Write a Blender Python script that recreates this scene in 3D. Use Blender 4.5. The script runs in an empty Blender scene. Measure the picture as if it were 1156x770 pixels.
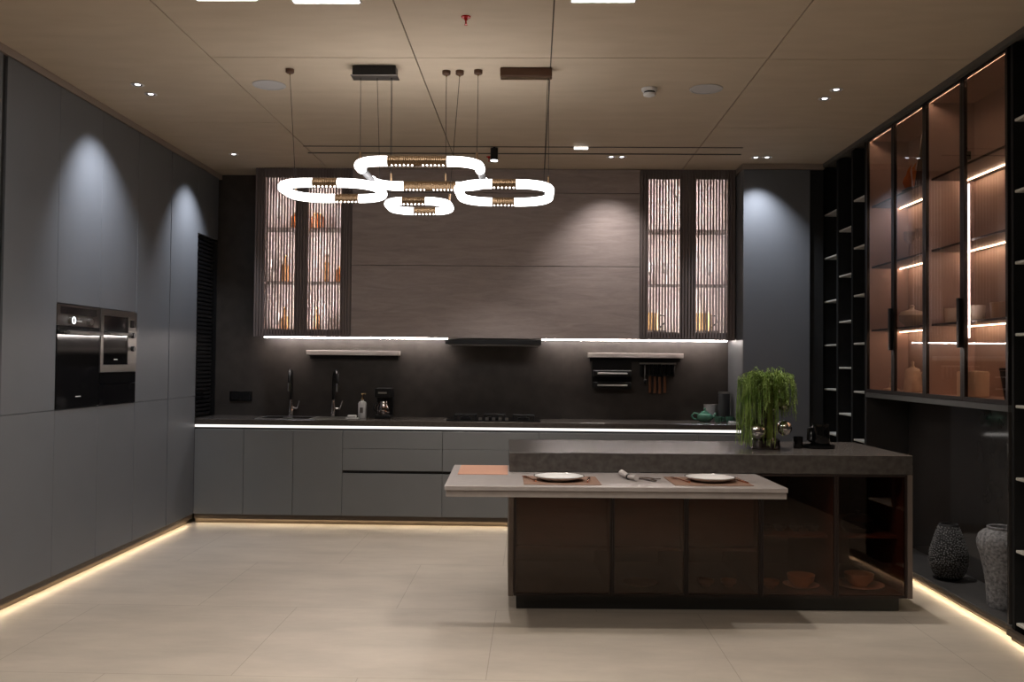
import bpy, bmesh, math, random
from mathutils import Vector, Matrix
PI = math.pi
R = math.radians
SC = bpy.context.scene
COL = SC.collection
random.seed(7)

# ------------------------------------------------------------------ helpers
class MB:
    """collects shapes into one bmesh and links them as one mesh object"""
    def __init__(s):
        s.bm = bmesh.new()
    def _new(s, before):
        return [v for v in s.bm.verts if v not in before]
    def box(s, x0, x1, y0, y1, z0, z1, bev=0.0, seg=1):
        t = bmesh.new()
        bmesh.ops.create_cube(t, size=1)
        for v in t.verts:
            v.co = Vector(((x0 + x1) / 2 + v.co.x * (x1 - x0), (y0 + y1) / 2 + v.co.y * (y1 - y0), (z0 + z1) / 2 + v.co.z * (z1 - z0)))
        if bev:
            bmesh.ops.bevel(t, geom=list(t.edges), offset=bev, segments=seg, affect='EDGES', profile=0.5)
        s.merge(t)
        return s
    def merge(s, t, M=None):
        if M is not None:
            t.transform(M)
        me = bpy.data.meshes.new('tmp')
        t.to_mesh(me); t.free()
        s.bm.from_mesh(me)
        bpy.data.meshes.remove(me)
        return s
    def lathe(s, prof, c=(0, 0, 0), n=32, M=None, sx=1.0, sy=1.0):
        t = bmesh.new()
        rings = []
        for r, z in prof:
            if r < 1e-6:
                rings.append([t.verts.new((0, 0, z))])
            else:
                rings.append([t.verts.new((r * sx * math.cos(2 * PI * k / n), r * sy * math.sin(2 * PI * k / n), z)) for k in range(n)])
        for a, b in zip(rings, rings[1:]):
            for k in range(n):
                q = (k + 1) % n
                if len(a) == 1 and len(b) == 1: continue
                if len(a) == 1: f = (a[0], b[k], b[q])
                elif len(b) == 1: f = (a[k], b[0], a[q])
                else: f = (a[k], b[k], b[q], a[q])
                try: t.faces.new(f)
                except ValueError: pass
        bmesh.ops.recalc_face_normals(t, faces=t.faces)
        if M is not None: t.transform(M)
        t.transform(Matrix.Translation(c))
        return s.merge(t)
    def cyl(s, a, b, r, n=16, r2=None):
        a = Vector(a); b = Vector(b); d = b - a; L = d.length
        q = d.to_track_quat('Z', 'Y').to_matrix().to_4x4()
        r2 = r if r2 is None else r2
        return s.lathe([(0, 0), (r, 0), (r2, L), (0, L)], a, n, q)
    def tube(s, pts, r, n=10, closed=False, rads=None, caps=True):
        pts = [Vector(p) for p in pts]
        t = bmesh.new(); rings = []
        N = len(pts); up = None
        for i, p in enumerate(pts):
            if closed: d = pts[(i + 1) % N] - pts[i - 1]
            else: d = pts[min(i + 1, N - 1)] - pts[max(i - 1, 0)]
            d.normalize()
            if up is None:
                up = Vector((0, 0, 1)) if abs(d.z) < 0.9 else Vector((0, 1, 0))
            sd = d.cross(up)
            if sd.length < 1e-4: sd = d.cross(Vector((1, 0, 0)))
            sd.normalize(); up = sd.cross(d).normalized()
            rr = rads[i] if rads else r
            rings.append([t.verts.new(p + sd * rr * math.cos(2 * PI * k / n) + up * rr * math.sin(2 * PI * k / n)) for k in range(n)])
        for i in range(N if closed else N - 1):
            a, b = rings[i], rings[(i + 1) % N]
            for k in range(n):
                q = (k + 1) % n
                t.faces.new((a[k], a[q], b[q], b[k]))
        if caps and not closed:
            t.faces.new(list(reversed(rings[0]))); t.faces.new(rings[-1])
        bmesh.ops.recalc_face_normals(t, faces=t.faces)
        return s.merge(t)
    def ball(s, c, r, sub=2, M=None):
        t = bmesh.new()
        bmesh.ops.create_icosphere(t, subdivisions=sub, radius=r)
        if M is not None: t.transform(M)
        t.transform(Matrix.Translation(c))
        return s.merge(t)
    def prism(s, pts, z0, z1, bev=0.0):
        t = bmesh.new()
        a = [t.verts.new((x, y, z0)) for x, y in pts]
        b = [t.verts.new((x, y, z1)) for x, y in pts]
        t.faces.new(list(reversed(a))); t.faces.new(b)
        for k in range(len(pts)):
            q = (k + 1) % len(pts)
            t.faces.new((a[k], a[q], b[q], b[k]))
        bmesh.ops.recalc_face_normals(t, faces=t.faces)
        if bev: bmesh.ops.bevel(t, geom=list(t.edges), offset=bev, segments=2, affect='EDGES')
        return s.merge(t)
    def build(s, name, mat, parent=None, smooth=False, M=None):
        me = bpy.data.meshes.new(name)
        if M is not None: s.bm.transform(M)
        if parent is not None:
            s.bm.transform(world(parent).inverted())
        s.bm.to_mesh(me); s.bm.free()
        me.materials.append(mat)
        if smooth:
            for p in me.polygons: p.use_smooth = True
            try: me.set_sharp_from_angle(angle=R(38))
            except Exception: pass
        o = bpy.data.objects.new(name, me)
        COL.objects.link(o)
        if parent is not None: o.parent = parent
        return o

def world(o):
    m = o.matrix_basis.copy()
    while o.parent is not None:
        o = o.parent
        m = o.matrix_basis @ m
    return m

def tag(o, label=None, cat=None, group=None, kind=None):
    if label: o['label'] = label
    if cat: o['category'] = cat
    if group: o['group'] = group
    if kind: o['kind'] = kind
    return o

def thing(name, label, cat, loc=(0, 0, 0), rz=0.0, group=None):
    o = bpy.data.objects.new(name, None)
    o.empty_display_size = 0.05
    COL.objects.link(o)
    o.location = loc; o.rotation_euler = (0, 0, rz)
    o.matrix_basis = Matrix.Translation(loc) @ Matrix.Rotation(rz, 4, 'Z')
    return tag(o, label, cat, group)

KIDS = {}
def copy_tree(root, loc=None, rz=None, label=None, group=None, parent=None):
    c = root.copy(); COL.objects.link(c)
    if parent is not None: c.parent = parent
    for ch in [o for o in bpy.data.objects if o.parent == root]:
        copy_tree(ch, parent=c)
    if loc is not None:
        c.matrix_basis = Matrix.Translation(loc) @ Matrix.Rotation(rz or 0.0, 4, 'Z')
    if label: c['label'] = label
    if group: c['group'] = group
    return c

def put(root, loc, rz=0.0):
    root.matrix_basis = Matrix.Translation(loc) @ Matrix.Rotation(rz, 4, 'Z')

# ------------------------------------------------------------------ materials
MAT = {}
def new_mat(name):
    m = bpy.data.materials.new(name); m.use_nodes = True
    MAT[name] = m
    return m, m.node_tree.nodes, m.node_tree.links

def mat(name, col, rough=0.5, metal=0.0, var=0.0, scale=8.0, stretch=(1, 1, 1), bump=0.0, col2=None, spec=0.5, detail=4.0, coat=0.0):
    m, N, L = new_mat(name)
    b = N['Principled BSDF']
    b.inputs['Base Color'].default_value = (*col, 1)
    b.inputs['Roughness'].default_value = rough
    b.inputs['Metallic'].default_value = metal
    b.inputs['Specular IOR Level'].default_value = spec
    if coat:
        b.inputs['Coat Weight'].default_value = coat
        b.inputs['Coat Roughness'].default_value = 0.1
    if var or bump or col2:
        tc = N.new('ShaderNodeTexCoord'); mp = N.new('ShaderNodeMapping')
        mp.inputs['Scale'].default_value = stretch
        ns = N.new('ShaderNodeTexNoise'); ns.inputs['Scale'].default_value = scale; ns.inputs['Detail'].default_value = detail
        L.new(tc.outputs['Object'], mp.inputs['Vector']); L.new(mp.outputs['Vector'], ns.inputs['Vector'])
        cr = N.new('ShaderNodeValToRGB')
        c2 = col2 if col2 else tuple(c * (1 - var) for c in col)
        c1 = col if col2 else tuple(min(1, c * (1 + var)) for c in col)
        cr.color_ramp.elements[0].position = 0.3; cr.color_ramp.elements[1].position = 0.7
        cr.color_ramp.elements[0].color = (*c2, 1); cr.color_ramp.elements[1].color = (*c1, 1)
        L.new(ns.outputs['Fac'], cr.inputs['Fac']); L.new(cr.outputs['Color'], b.inputs['Base Color'])
        if bump:
            bp = N.new('ShaderNodeBump'); bp.inputs['Strength'].default_value = bump; bp.inputs['Distance'].default_value = 0.01
            L.new(ns.outputs['Fac'], bp.inputs['Height']); L.new(bp.outputs['Normal'], b.inputs['Normal'])
    return m

def emit(name, col, strength):
    m, N, L = new_mat(name)
    N.remove(N['Principled BSDF'])
    e = N.new('ShaderNodeEmission'); e.inputs['Color'].default_value = (*col, 1); e.inputs['Strength'].default_value = strength
    L.new(e.outputs['Emission'], N['Material Output'].inputs['Surface'])
    return m

def glass(name, tint, ior=1.5, rough=0.0, refl=(1, 1, 1)):
    m, N, L = new_mat(name)
    N.remove(N['Principled BSDF'])
    t = N.new('ShaderNodeBsdfTransparent'); t.inputs['Color'].default_value = (*tint, 1)
    g = N.new('ShaderNodeBsdfGlossy'); g.inputs['Roughness'].default_value = rough; g.inputs['Color'].default_value = (*refl, 1)
    # Schlick reflectance on the outer face, so a thin pane reflects once
    ge = N.new('ShaderNodeNewGeometry')
    dt = N.new('ShaderNodeVectorMath'); dt.operation = 'DOT_PRODUCT'
    L.new(ge.outputs['Incoming'], dt.inputs[0]); L.new(ge.outputs['Normal'], dt.inputs[1])
    def mth(op, a, b):
        k = N.new('ShaderNodeMath'); k.operation = op
        for i, v in enumerate((a, b)):
            if v is None: continue
            if isinstance(v, (int, float)): k.inputs[i].default_value = v
            else: L.new(v, k.inputs[i])
        return k.outputs[0]
    ab = mth('ABSOLUTE', dt.outputs['Value'], None)
    p5 = mth('POWER', mth('SUBTRACT', 1.0, ab), 5.0)
    f0 = ((ior - 1) / (ior + 1)) ** 2 * 1.3
    fr_ = mth('ADD', mth('MULTIPLY', p5, 1 - f0), f0)
    fr_ = mth('MULTIPLY', fr_, mth('SUBTRACT', 1.0, ge.outputs['Backfacing']))
    x = N.new('ShaderNodeMixShader')
    L.new(fr_, x.inputs['Fac']); L.new(t.outputs['BSDF'], x.inputs[1]); L.new(g.outputs['BSDF'], x.inputs[2])
    L.new(x.outputs['Shader'], N['Material Output'].inputs['Surface'])
    return m

def wood(name, c1, c2, scale, stretch, rough, bump=0.05, spec=0.4):
    m, N, L = new_mat(name)
    b = N['Principled BSDF']; b.inputs['Roughness'].default_value = rough; b.inputs['Specular IOR Level'].default_value = spec
    tc = N.new('ShaderNodeTexCoord'); mp = N.new('ShaderNodeMapping'); mp.inputs['Scale'].default_value = stretch
    ns = N.new('ShaderNodeTexNoise'); ns.inputs['Scale'].default_value = scale; ns.inputs['Detail'].default_value = 6; ns.inputs['Distortion'].default_value = 1.2
    n2 = N.new('ShaderNodeTexNoise'); n2.inputs['Scale'].default_value = scale * 9; n2.inputs['Detail'].default_value = 3
    ad = N.new('ShaderNodeMath'); ad.operation = 'MULTIPLY_ADD'; ad.inputs[1].default_value = 0.35
    cr = N.new('ShaderNodeValToRGB')
    cr.color_ramp.elements[0].position = 0.45; cr.color_ramp.elements[1].position = 0.85
    cr.color_ramp.elements[0].color = (*c2, 1); cr.color_ramp.elements[1].color = (*c1, 1)
    L.new(tc.outputs['Object'], mp.inputs['Vector']); L.new(mp.outputs['Vector'], ns.inputs['Vector']); L.new(mp.outputs['Vector'], n2.inputs['Vector'])
    L.new(n2.outputs['Fac'], ad.inputs[0]); L.new(ns.outputs['Fac'], ad.inputs[2])
    L.new(ad.outputs[0], cr.inputs['Fac']); L.new(cr.outputs['Color'], b.inputs['Base Color'])
    bp = N.new('ShaderNodeBump'); bp.inputs['Strength'].default_value = bump; bp.inputs['Distance'].default_value = 0.004
    L.new(ad.outputs[0], bp.inputs['Height']); L.new(bp.outputs['Normal'], b.inputs['Normal'])
    return m

def floor_mat():
    m, N, L = new_mat('floor_tile')
    b = N['Principled BSDF']
    tc = N.new('ShaderNodeTexCoord')
    mp = N.new('ShaderNodeMapping'); mp.inputs['Location'].default_value = (0.21 + 1.2, -5.5 + 7.2, 0)
    br = N.new('ShaderNodeTexBrick')
    br.offset = 0.5; br.inputs['Scale'].default_value = 1.0
    br.inputs['Brick Width'].default_value = 1.2; br.inputs['Row Height'].default_value = 1.2
    br.inputs['Mortar Size'].default_value = 0.0022; br.inputs['Mortar Smooth'].default_value = 0.3
    br.inputs['Color1'].default_value = (0.44, 0.388, 0.33, 1); br.inputs['Color2'].default_value = (0.42, 0.37, 0.315, 1)
    br.inputs['Mortar'].default_value = (0.27, 0.235, 0.195, 1)
    n1 = N.new('ShaderNodeTexNoise'); n1.inputs['Scale'].default_value = 1.6; n1.inputs['Detail'].default_value = 7; n1.inputs['Roughness'].default_value = 0.65
    mp2 = N.new('ShaderNodeMapping'); mp2.inputs['Scale'].default_value = (1, 2.5, 1)
    cr = N.new('ShaderNodeValToRGB')
    cr.color_ramp.elements[0].position = 0.3; cr.color_ramp.elements[1].position = 0.75
    cr.color_ramp.elements[0].color = (0.8, 0.79, 0.78, 1); cr.color_ramp.elements[1].color = (1.06, 1.05, 1.04, 1)
    mx = N.new('ShaderNodeMix'); mx.data_type = 'RGBA'; mx.blend_type = 'MULTIPLY'; mx.inputs['Factor'].default_value = 1.0
    L.new(tc.outputs['Object'], mp.inputs['Vector']); L.new(mp.outputs['Vector'], br.inputs['Vector'])
    L.new(tc.outputs['Object'], mp2.inputs['Vector']); L.new(mp2.outputs['Vector'], n1.inputs['Vector'])
    L.new(n1.outputs['Fac'], cr.inputs['Fac'])
    L.new(br.outputs['Color'], mx.inputs['A']); L.new(cr.outputs['Color'], mx.inputs['B'])
    L.new(mx.outputs['Result'], b.inputs['Base Color'])
    b.inputs['Roughness'].default_value = 0.42
    b.inputs['Specular IOR Level'].default_value = 0.4
    return m

GREY = mat('grey_lacquer', (0.135, 0.141, 0.152), 0.5, var=0.03, scale=3, spec=0.4)
GREYB = mat('grey_lacquer_base', (0.178, 0.183, 0.186), 0.55, var=0.03, scale=3, spec=0.35)
BLACK = mat('black_void', (0.008, 0.008, 0.008), 0.6)
BLK = mat('black_metal', (0.012, 0.012, 0.013), 0.35, 0.4)
BLKG = mat('black_gloss', (0.006, 0.006, 0.007), 0.08)
TOWER = mat('black_veneer', (0.010, 0.010, 0.010), 0.7, var=0.2, scale=12, spec=0.2)
SHELFW = mat('pale_shelf', (0.55, 0.53, 0.48), 0.5)
STONE = mat('dark_stone', (0.062, 0.053, 0.047), 0.5, col2=(0.045, 0.038, 0.034), scale=14, detail=8, stretch=(1, 1, 1))
BSPL = mat('backsplash_stone', (0.052, 0.044, 0.038), 0.5, col2=(0.034, 0.028, 0.024), scale=9, detail=9)
CTOP = mat('counter_stone', (0.080, 0.070, 0.062), 0.22, col2=(0.055, 0.047, 0.042), scale=40, detail=8)
ITOP = mat('island_stone', (0.088, 0.078, 0.071), 0.25, col2=(0.055, 0.047, 0.042), scale=26, detail=9)
TBL = mat('table_stone', (0.31, 0.275, 0.26), 0.4, col2=(0.265, 0.235, 0.225), scale=22, detail=6)
WOOD = wood('taupe_oak', (0.39, 0.325, 0.305), (0.29, 0.24, 0.225), 2.2, (1.2, 1, 9), 0.55, 0.12)
SLAT = mat('slat_taupe', (0.16, 0.128, 0.12), 0.55, var=0.12, scale=6, stretch=(1, 1, 0.2))
ISLW = wood('island_walnut', (0.20, 0.118, 0.09), (0.135, 0.078, 0.06), 2.0, (1.2, 1, 8), 0.5, 0.05)
BRFR = mat('brown_frame', (0.022, 0.012, 0.010), 0.45, 0.2)
PANELI = mat('island_end_panel', (0.15, 0.115, 0.095), 0.5, var=0.08, scale=10)
KICK = mat('plinth_bronze', (0.085, 0.066, 0.05), 0.4, 0.35)
KICKD = mat('plinth_black', (0.012, 0.012, 0.012), 0.4)
CEIL = mat('ceiling_board', (0.58, 0.48, 0.365), 0.7, col2=(0.53, 0.435, 0.325), scale=3, stretch=(1, 3, 1), detail=7, spec=0.2)
CEILG = mat('ceiling_groove', (0.12, 0.1, 0.085), 0.8)
FASC = mat('fascia_taupe', (0.32, 0.26, 0.22), 0.7, spec=0.2)
FASCR = mat('fascia_dark', (0.105, 0.093, 0.082), 0.6)
FLOOR = floor_mat()
WALL = mat('wall_paint_dark', (0.10, 0.09, 0.082), 0.8)
STEEL = mat('brushed_steel', (0.45, 0.43, 0.41), 0.32, 1.0)
STEELD = mat('dark_steel', (0.20, 0.185, 0.17), 0.38, 0.9)
SINKM = mat('sink_steel', (0.55, 0.55, 0.55), 0.35, 0.8)
CHROME = mat('chrome', (0.8, 0.78, 0.77), 0.06, 1.0)
DCHROME = mat('smoked_chrome', (0.35, 0.31, 0.30), 0.06, 1.0)
BRONZE = mat('brushed_bronze', (0.21, 0.135, 0.075), 0.38, 0.85)
BRONZED = mat('walnut_bronze', (0.095, 0.045, 0.025), 0.5, 0.2)
COPPER = mat('rose_gold', (0.75, 0.36, 0.22), 0.15, 1.0)
PORC = mat('white_porcelain', (0.80, 0.79, 0.77), 0.15, spec=0.5)
CREAM = mat('cream_ceramic', (0.85, 0.74, 0.60), 0.4)
CREAMD = mat('stoneware', (0.80, 0.70, 0.57), 0.5, var=0.15, scale=18)
TEA = mat('celadon_glaze', (0.075, 0.19, 0.13), 0.14, var=0.25, scale=20, coat=0.3)
MATBR = mat('brown_weave', (0.20, 0.115, 0.078), 0.8, var=0.12, scale=120)
MATOR = mat('terracotta_weave', (0.46, 0.235, 0.155), 0.8, var=0.06, scale=120)
WHITEP = mat('white_plastic', (0.72, 0.71, 0.70), 0.4)
SPKW = mat('speaker_grille', (0.50, 0.49, 0.49), 0.7)
RED = mat('red_glass', (0.5, 0.02, 0.02), 0.2)
BRASS = mat('brass', (0.65, 0.45, 0.22), 0.25, 1.0)
LINEN = mat('linen', (0.40, 0.36, 0.34), 0.9, var=0.1, scale=60)
KNIFEW = mat('knife_wood', (0.16, 0.065, 0.028), 0.45, var=0.2, scale=14, stretch=(1, 1, 0.2))
LEAF = mat('leaf_green', (0.40, 0.52, 0.15), 0.55, col2=(0.13, 0.24, 0.03), scale=14)
LEAFD = mat('leaf_olive', (0.24, 0.30, 0.06), 0.55, col2=(0.12, 0.17, 0.03), scale=14)
VASED = mat('charcoal_clay', (0.035, 0.035, 0.038), 0.7, var=0.3, scale=30, bump=0.4)
PEB = mat('grey_pebble', (0.17, 0.17, 0.175), 0.6, var=0.4, scale=40)
VASEG = mat('speckled_clay', (0.26, 0.255, 0.26), 0.85, col2=(0.07, 0.068, 0.07), scale=55, bump=0.8, detail=8)
AMBER = mat('amber_glass', (0.55, 0.16, 0.02), 0.12, spec=0.6)
GOLDB = mat('gold_metal', (0.70, 0.45, 0.20), 0.3, 0.8)
HBACK = mat('hutch_back', (0.48, 0.375, 0.32), 0.45, var=0.06, scale=4)
HSIDE = mat('hutch_side', (0.52, 0.40, 0.355), 0.45, var=0.06, scale=4)
HFR = mat('hutch_frame', (0.022, 0.017, 0.015), 0.35, 0.4)
NICHE = mat('niche_panel', (0.045, 0.041, 0.039), 0.07, var=0.1, scale=6)
PLATF = mat('platform_stone', (0.05, 0.048, 0.047), 0.4, var=0.15, scale=12)
SLBACK = mat('lit_cabinet_back', (0.75, 0.66, 0.61), 0.6)
OVENG = mat('oven_glass', (0.006, 0.006, 0.007), 0.07, spec=0.3)
G_BRONZE = glass('bronze_glass', (0.80, 0.69, 0.63))
G_SMOKE = glass('smoked_glass', (0.66, 0.52, 0.46), 1.5, refl=(0.85, 0.70, 0.62))
G_CLEAR = glass('clear_glass', (0.92, 0.92, 0.92))
E_RING = emit('ring_glow', (1.0, 0.965, 0.95), 5.0)
mat('joint_metal', (0.14, 0.14, 0.15), 0.55)
E_DOT = emit('dot_glow', (1.0, 0.96, 0.93), 8.0)
E_WHITE = emit('worktop_strip', (1.0, 0.93, 0.87), 1.0)
E_UPPER = emit('cabinet_strip', (1.0, 0.88, 0.82), 34.0)
E_WARM = emit('plinth_strip', (1.0, 0.76, 0.47), 20.0)
E_HUTCH = emit('hutch_strip', (1.0, 0.79, 0.60), 24.0)
E_HUTV = emit('hutch_upright_strip', (0.90, 0.92, 1.0), 9.0)
E_PANEL = emit('ceiling_panel_glow', (1.0, 0.97, 0.95), 23.0)
E_DOWN = emit('downlight_glow', (1.0, 0.98, 1.0), 4.0)
E_CAB = emit('slat_cabinet_strip', (1.0, 0.89, 0.85), 40.0)
E_CLOCK = emit('oven_display', (0.9, 0.95, 1.0), 2.0)

# ------------------------------------------------------------------ key dimensions (metres)
XL, XR = -3.069, 2.618          # faces of the left and right furniture runs
YB, YW, YU = 8.236, 8.86, 8.50  # base fronts, back wall, wall-cabinet fronts
ZC = 3.295                      # ceiling
ZT = 3.24                       # tall cabinet tops
ZW = 0.945                      # worktop
Y0 = -1.6                       # wall behind the camera

# ------------------------------------------------------------------ room shell
def struct(name, mb, m):
    return tag(mb.build(name, m), kind='structure')

struct('floor', MB().box(-3.9, 3.4, Y0 - 0.1, YW + 0.1, -0.1, 0.0), FLOOR)
struct('wall_back', MB().box(-3.9, 3.4, YW, YW + 0.12, 0, ZC + 0.15), BSPL)
struct('wall_left', MB().box(-3.92, -3.80, Y0 - 0.1, YW + 0.12, 0, ZC + 0.15), WALL)
struct('wall_right', MB().box(3.2, 3.32, Y0 - 0.1, YW + 0.12, 0, ZC + 0.15), WALL)
struct('wall_front', MB().box(-3.9, 3.4, Y0 - 0.12, Y0, 0, ZC + 0.15), WALL)
# ceiling boards with open joints, a backing above the joints
xs = [-3.80, -1.95, -0.72, 0.088, 1.371, 3.2]
ys_all = {0: [Y0, 2.4, 3.9, 6.88, YW], 1: [Y0, 2.4, 5.39, YW], 2: [Y0, 2.4, 5.39, YW], 3: [Y0, 2.4, 5.39, YW], 4: [Y0, 2.4, 5.41, 7.0, YW]}
cb = MB()
g = 0.004
PANELS = [(-1.55, 4.352, 0.15), (-1.055, 4.375, 0.165), (0.33, 4.372, 0.155)]
for i in range(5):
    ys = ys_all[i]
    for a, b in zip(ys, ys[1:]):
        cb.box(xs[i] + g, xs[i + 1] - g, a + g, b - g, ZC, ZC + 0.012)
struct('ceiling', cb, CEIL)
struct('ceiling_backing', MB().box(-3.9, 3.4, Y0, YW + 0.1, ZC + 0.012, ZC + 0.14), CEILG)
struct('trim_1', MB().box(-3.6, XL + 0.0, 1.0, YW - 0.002, ZT + 0.006, ZC - 0.002), FASC)
struct('trim_2', MB().box(1.866, 2.60, YB, YW - 0.002, ZT + 0.006, ZC - 0.002), FASC)
struct('trim_3', MB().box(XR, 3.19, 1.0, 8.345, ZT + 0.046, ZC - 0.002).box(XR - 0.035, XR - 0.002, 1.0, YB - 0.01, ZC - 0.035, ZC - 0.002), FASCR)

# ------------------------------------------------------------------ left tall cabinets
def tall_left(y0, y1, label, splits, gap=0.003, cat='cabinet', group='grey tall cabinets along the left wall'):
    """splits: list of (z0, z1, part name) fronts"""
    t = thing('tall_cabinet', label, cat, (XL - 0.3, (y0 + y1) / 2, 0), group=group)
    b = MB()
    for (za, zb) in ((0.088, 1.149), (1.84, ZT)) if len(splits) == 2 and splits[0][1] < splits[1][0] - 0.1 else ((0.088, ZT),):
        b.box(XL - 0.58, XL - 0.024, y0 + 0.001, y1 - 0.001, za, zb)
    b.build('carcass', BLACK, t)
    for z0, z1, nm in splits:
        MB().box(XL - 0.022, XL, y0 + gap / 2, y1 - gap / 2, z0 + 0.0015, z1 - 0.0015, 0.0012).build(nm, GREY, t)
    return t
full = [(0.085, 1.149, 'lower_door'), (1.149, ZT, 'upper_door')]
tall_left(4.00, 4.60, 'grey tall cabinet outside the left edge, nearest the camera', full)
tall_left(4.60, 5.155, 'grey tall cabinet cut off by the left picture edge', full)
tall_left(5.200, 5.798, 'full-height grey tall cabinet between the black gap and the oven', full)
tall_left(5.798, 6.382, 'grey tall cabinet with the oven built in', [(0.085, 1.149, 'lower_door'), (1.842, ZT, 'upper_door')])
tall_left(6.382, 6.972, 'grey tall cabinet with the microwave built in', [(0.085, 1.149, 'lower_door'), (1.842, ZT, 'upper_door')])
tall_left(6.975, 7.616, 'full-height grey tall cabinet right of the microwave', full)
tall_left(7.625, YB, 'last full-height grey tall cabinet before the worktop corner, lit from above', full)
tag(MB().box(XL - 0.5, XL - 0.012, 5.157, 5.198, 0.088, ZT).build('filler_strip', BLACK), 'black vertical gap strip in the left cabinet wall', 'filler')
# corner unit on the worktop with the louvred shutter
cu = thing('corner_cabinet', 'corner cabinet on the worktop with black louvred shutter', 'cabinet', (XL - 0.2, 8.5, ZW))
MB().box(XL - 0.5, XL - 0.06, YB + 0.002, 8.76, ZW + 0.002, ZT).build('carcass', BLACK, cu)
MB().box(XL - 0.055, XL, YB + 0.0005, 8.762, 2.64, ZT, 0.001).build('upper_panel', GREY, cu)
sh = MB()
z = ZW + 0.02
while z < 2.62:
    sh.box(XL - 0.05, XL - 0.022, YB + 0.012, 8.745, z, z + 0.03, 0.006)
    z += 0.038
sh.build('louvred_shutter', BLKG, cu)
MB().box(XL - 0.055, XL - 0.003, YB + 0.0005, YB + 0.010, ZW + 0.002, 2.638).box(XL - 0.055, XL - 0.003, 8.75, 8.762, ZW + 0.002, 2.638).build('shutter_frame', BLK, cu)

# plinth with light strip, left
pl = thing('plinth', 'bronze plinth under the left tall cabinets with warm light strip', 'plinth', (XL, 6, 0))
MB().box(XL - 0.08, XL - 0.014, 4.0, YB + 0.02, 0.042, 0.083).box(XL - 0.08, XL - 0.050, 4.0, YB + 0.02, 0.001, 0.042).build('plinth_board', KICK, pl)
MB().box(XL - 0.036, XL - 0.030, 4.0, YB - 0.03, 0.0375, 0.0417).build('led_strip', E_WARM, pl)
pl = thing('plinth', 'bronze plinth under the back base cabinets with warm light strip', 'plinth', (-1, YB, 0))
MB().box(XL + 0.001, 1.87, YB + 0.014, YB + 0.08, 0.042, 0.083).box(XL + 0.001, 1.87, YB + 0.050, YB + 0.08, 0.001, 0.042).build('plinth_board', KICK, pl)
MB().box(XL + 0.02, 1.85, YB + 0.034, YB + 0.0395, 0.039, 0.0417).build('led_strip', E_WARM, pl)

# oven
ov = thing('built_in_oven', 'black built-in oven with steel control panel and bar handle', 'oven', (XL, 6.09, 1.15))
MB().box(XL - 0.5, XL - 0.02, 5.802, 6.378, 1.153, 1.838).build('oven_body', BLACK, ov)
MB().box(XL - 0.018, XL + 0.004, 5.802, 6.378, 1.700, 1.836, 0.002).build('control_panel', mat('oven_panel', (0.10, 0.085, 0.075), 0.4, 0.8), ov)
MB().box(XL - 0.018, XL + 0.006, 5.802, 6.378, 1.153, 1.698, 0.002).build('oven_door', OVENG, ov)
h = MB().cyl((XL + 0.045, 5.86, 1.655), (XL + 0.045, 6.33, 1.655), 0.013)
for y in (5.89, 6.30): h.cyl((XL + 0.004, y, 1.655), (XL + 0.045, y, 1.655), 0.007)
h.build('oven_handle', STEEL, ov, True)
MB().box(XL + 0.003, XL + 0.0052, 5.84, 6.33, 1.775, 1.822).build('display_window', BLKG, ov)
for y in (5.965, 6.215):
    MB().cyl((XL + 0.004, y, 1.735), (XL + 0.028, y, 1.735), 0.022, 20).build('control_knob', STEEL, ov, True)
MB().box(XL + 0.004, XL + 0.0058, 6.05, 6.12, 1.73, 1.738).build('badge', WHITEP, ov)
MB().box(XL + 0.005, XL + 0.0072, 6.05, 6.12, 1.225, 1.232).build('door_badge', WHITEP, ov)
MB().lathe([(0.018, 0), (0.024, 0), (0.024, 0.003), (0.018, 0.003), (0.018, 0)], (XL + 0.0285, 5.965, 1.735), 24, Matrix.Rotation(PI / 2, 4, 'Y')).build('knob_ring', E_CLOCK, ov)

mw = thing('built_in_microwave', 'steel-framed built-in microwave right of the oven', 'microwave', (XL, 6.67, 1.385))
MB().box(XL - 0.45, XL - 0.02, 6.386, 6.968, 1.387, 1.838).build('microwave_body', BLACK, mw)
fr = MB()
fr.box(XL - 0.018, XL + 0.010, 6.386, 6.968, 1.795, 1.838, 0.002).box(XL - 0.018, XL + 0.010, 6.386, 6.968, 1.387, 1.440, 0.002)
fr.box(XL - 0.018, XL + 0.010, 6.386, 6.428, 1.440, 1.795).box(XL - 0.018, XL + 0.010, 6.820, 6.968, 1.440, 1.795)
fr.build('front_frame', STEELD, mw)
MB().box(XL - 0.018, XL + 0.006, 6.430, 6.818, 1.442, 1.793).build('door_glass', OVENG, mw)
h = MB().cyl((XL + 0.04, 6.44, 1.665), (XL + 0.04, 6.81, 1.665), 0.011)
for y in (6.455, 6.795): h.cyl((XL + 0.006, y, 1.665), (XL + 0.04, y, 1.665), 0.006)
h.build('door_handle', STEEL, mw, True)
for zz in (1.66, 1.56):
    MB().cyl((XL + 0.010, 6.885, zz), (XL + 0.032, 6.885, zz), 0.020, 20).build('control_knob', BLK, mw, True)
MB().box(XL + 0.009, XL + 0.0115, 6.85, 6.92, 1.72, 1.775).build('display_window', BLKG, mw)
MB().box(XL + 0.006, XL + 0.0075, 6.60, 6.655, 1.475, 1.482).build('badge', WHITEP, mw)
wd = thing('warming_drawer', 'plain black glass drawer front below the microwave', 'drawer', (XL, 6.67, 1.15))
MB().box(XL - 0.45, XL - 0.02, 6.386, 6.968, 1.153, 1.384).build('drawer_box', BLACK, wd)
MB().box(XL - 0.018, XL + 0.006, 6.386, 6.968, 1.153, 1.300, 0.002).box(XL - 0.018, XL + 0.006, 6.386, 6.968, 1.303, 1.384, 0.002).build('drawer_front', OVENG, wd)

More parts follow.
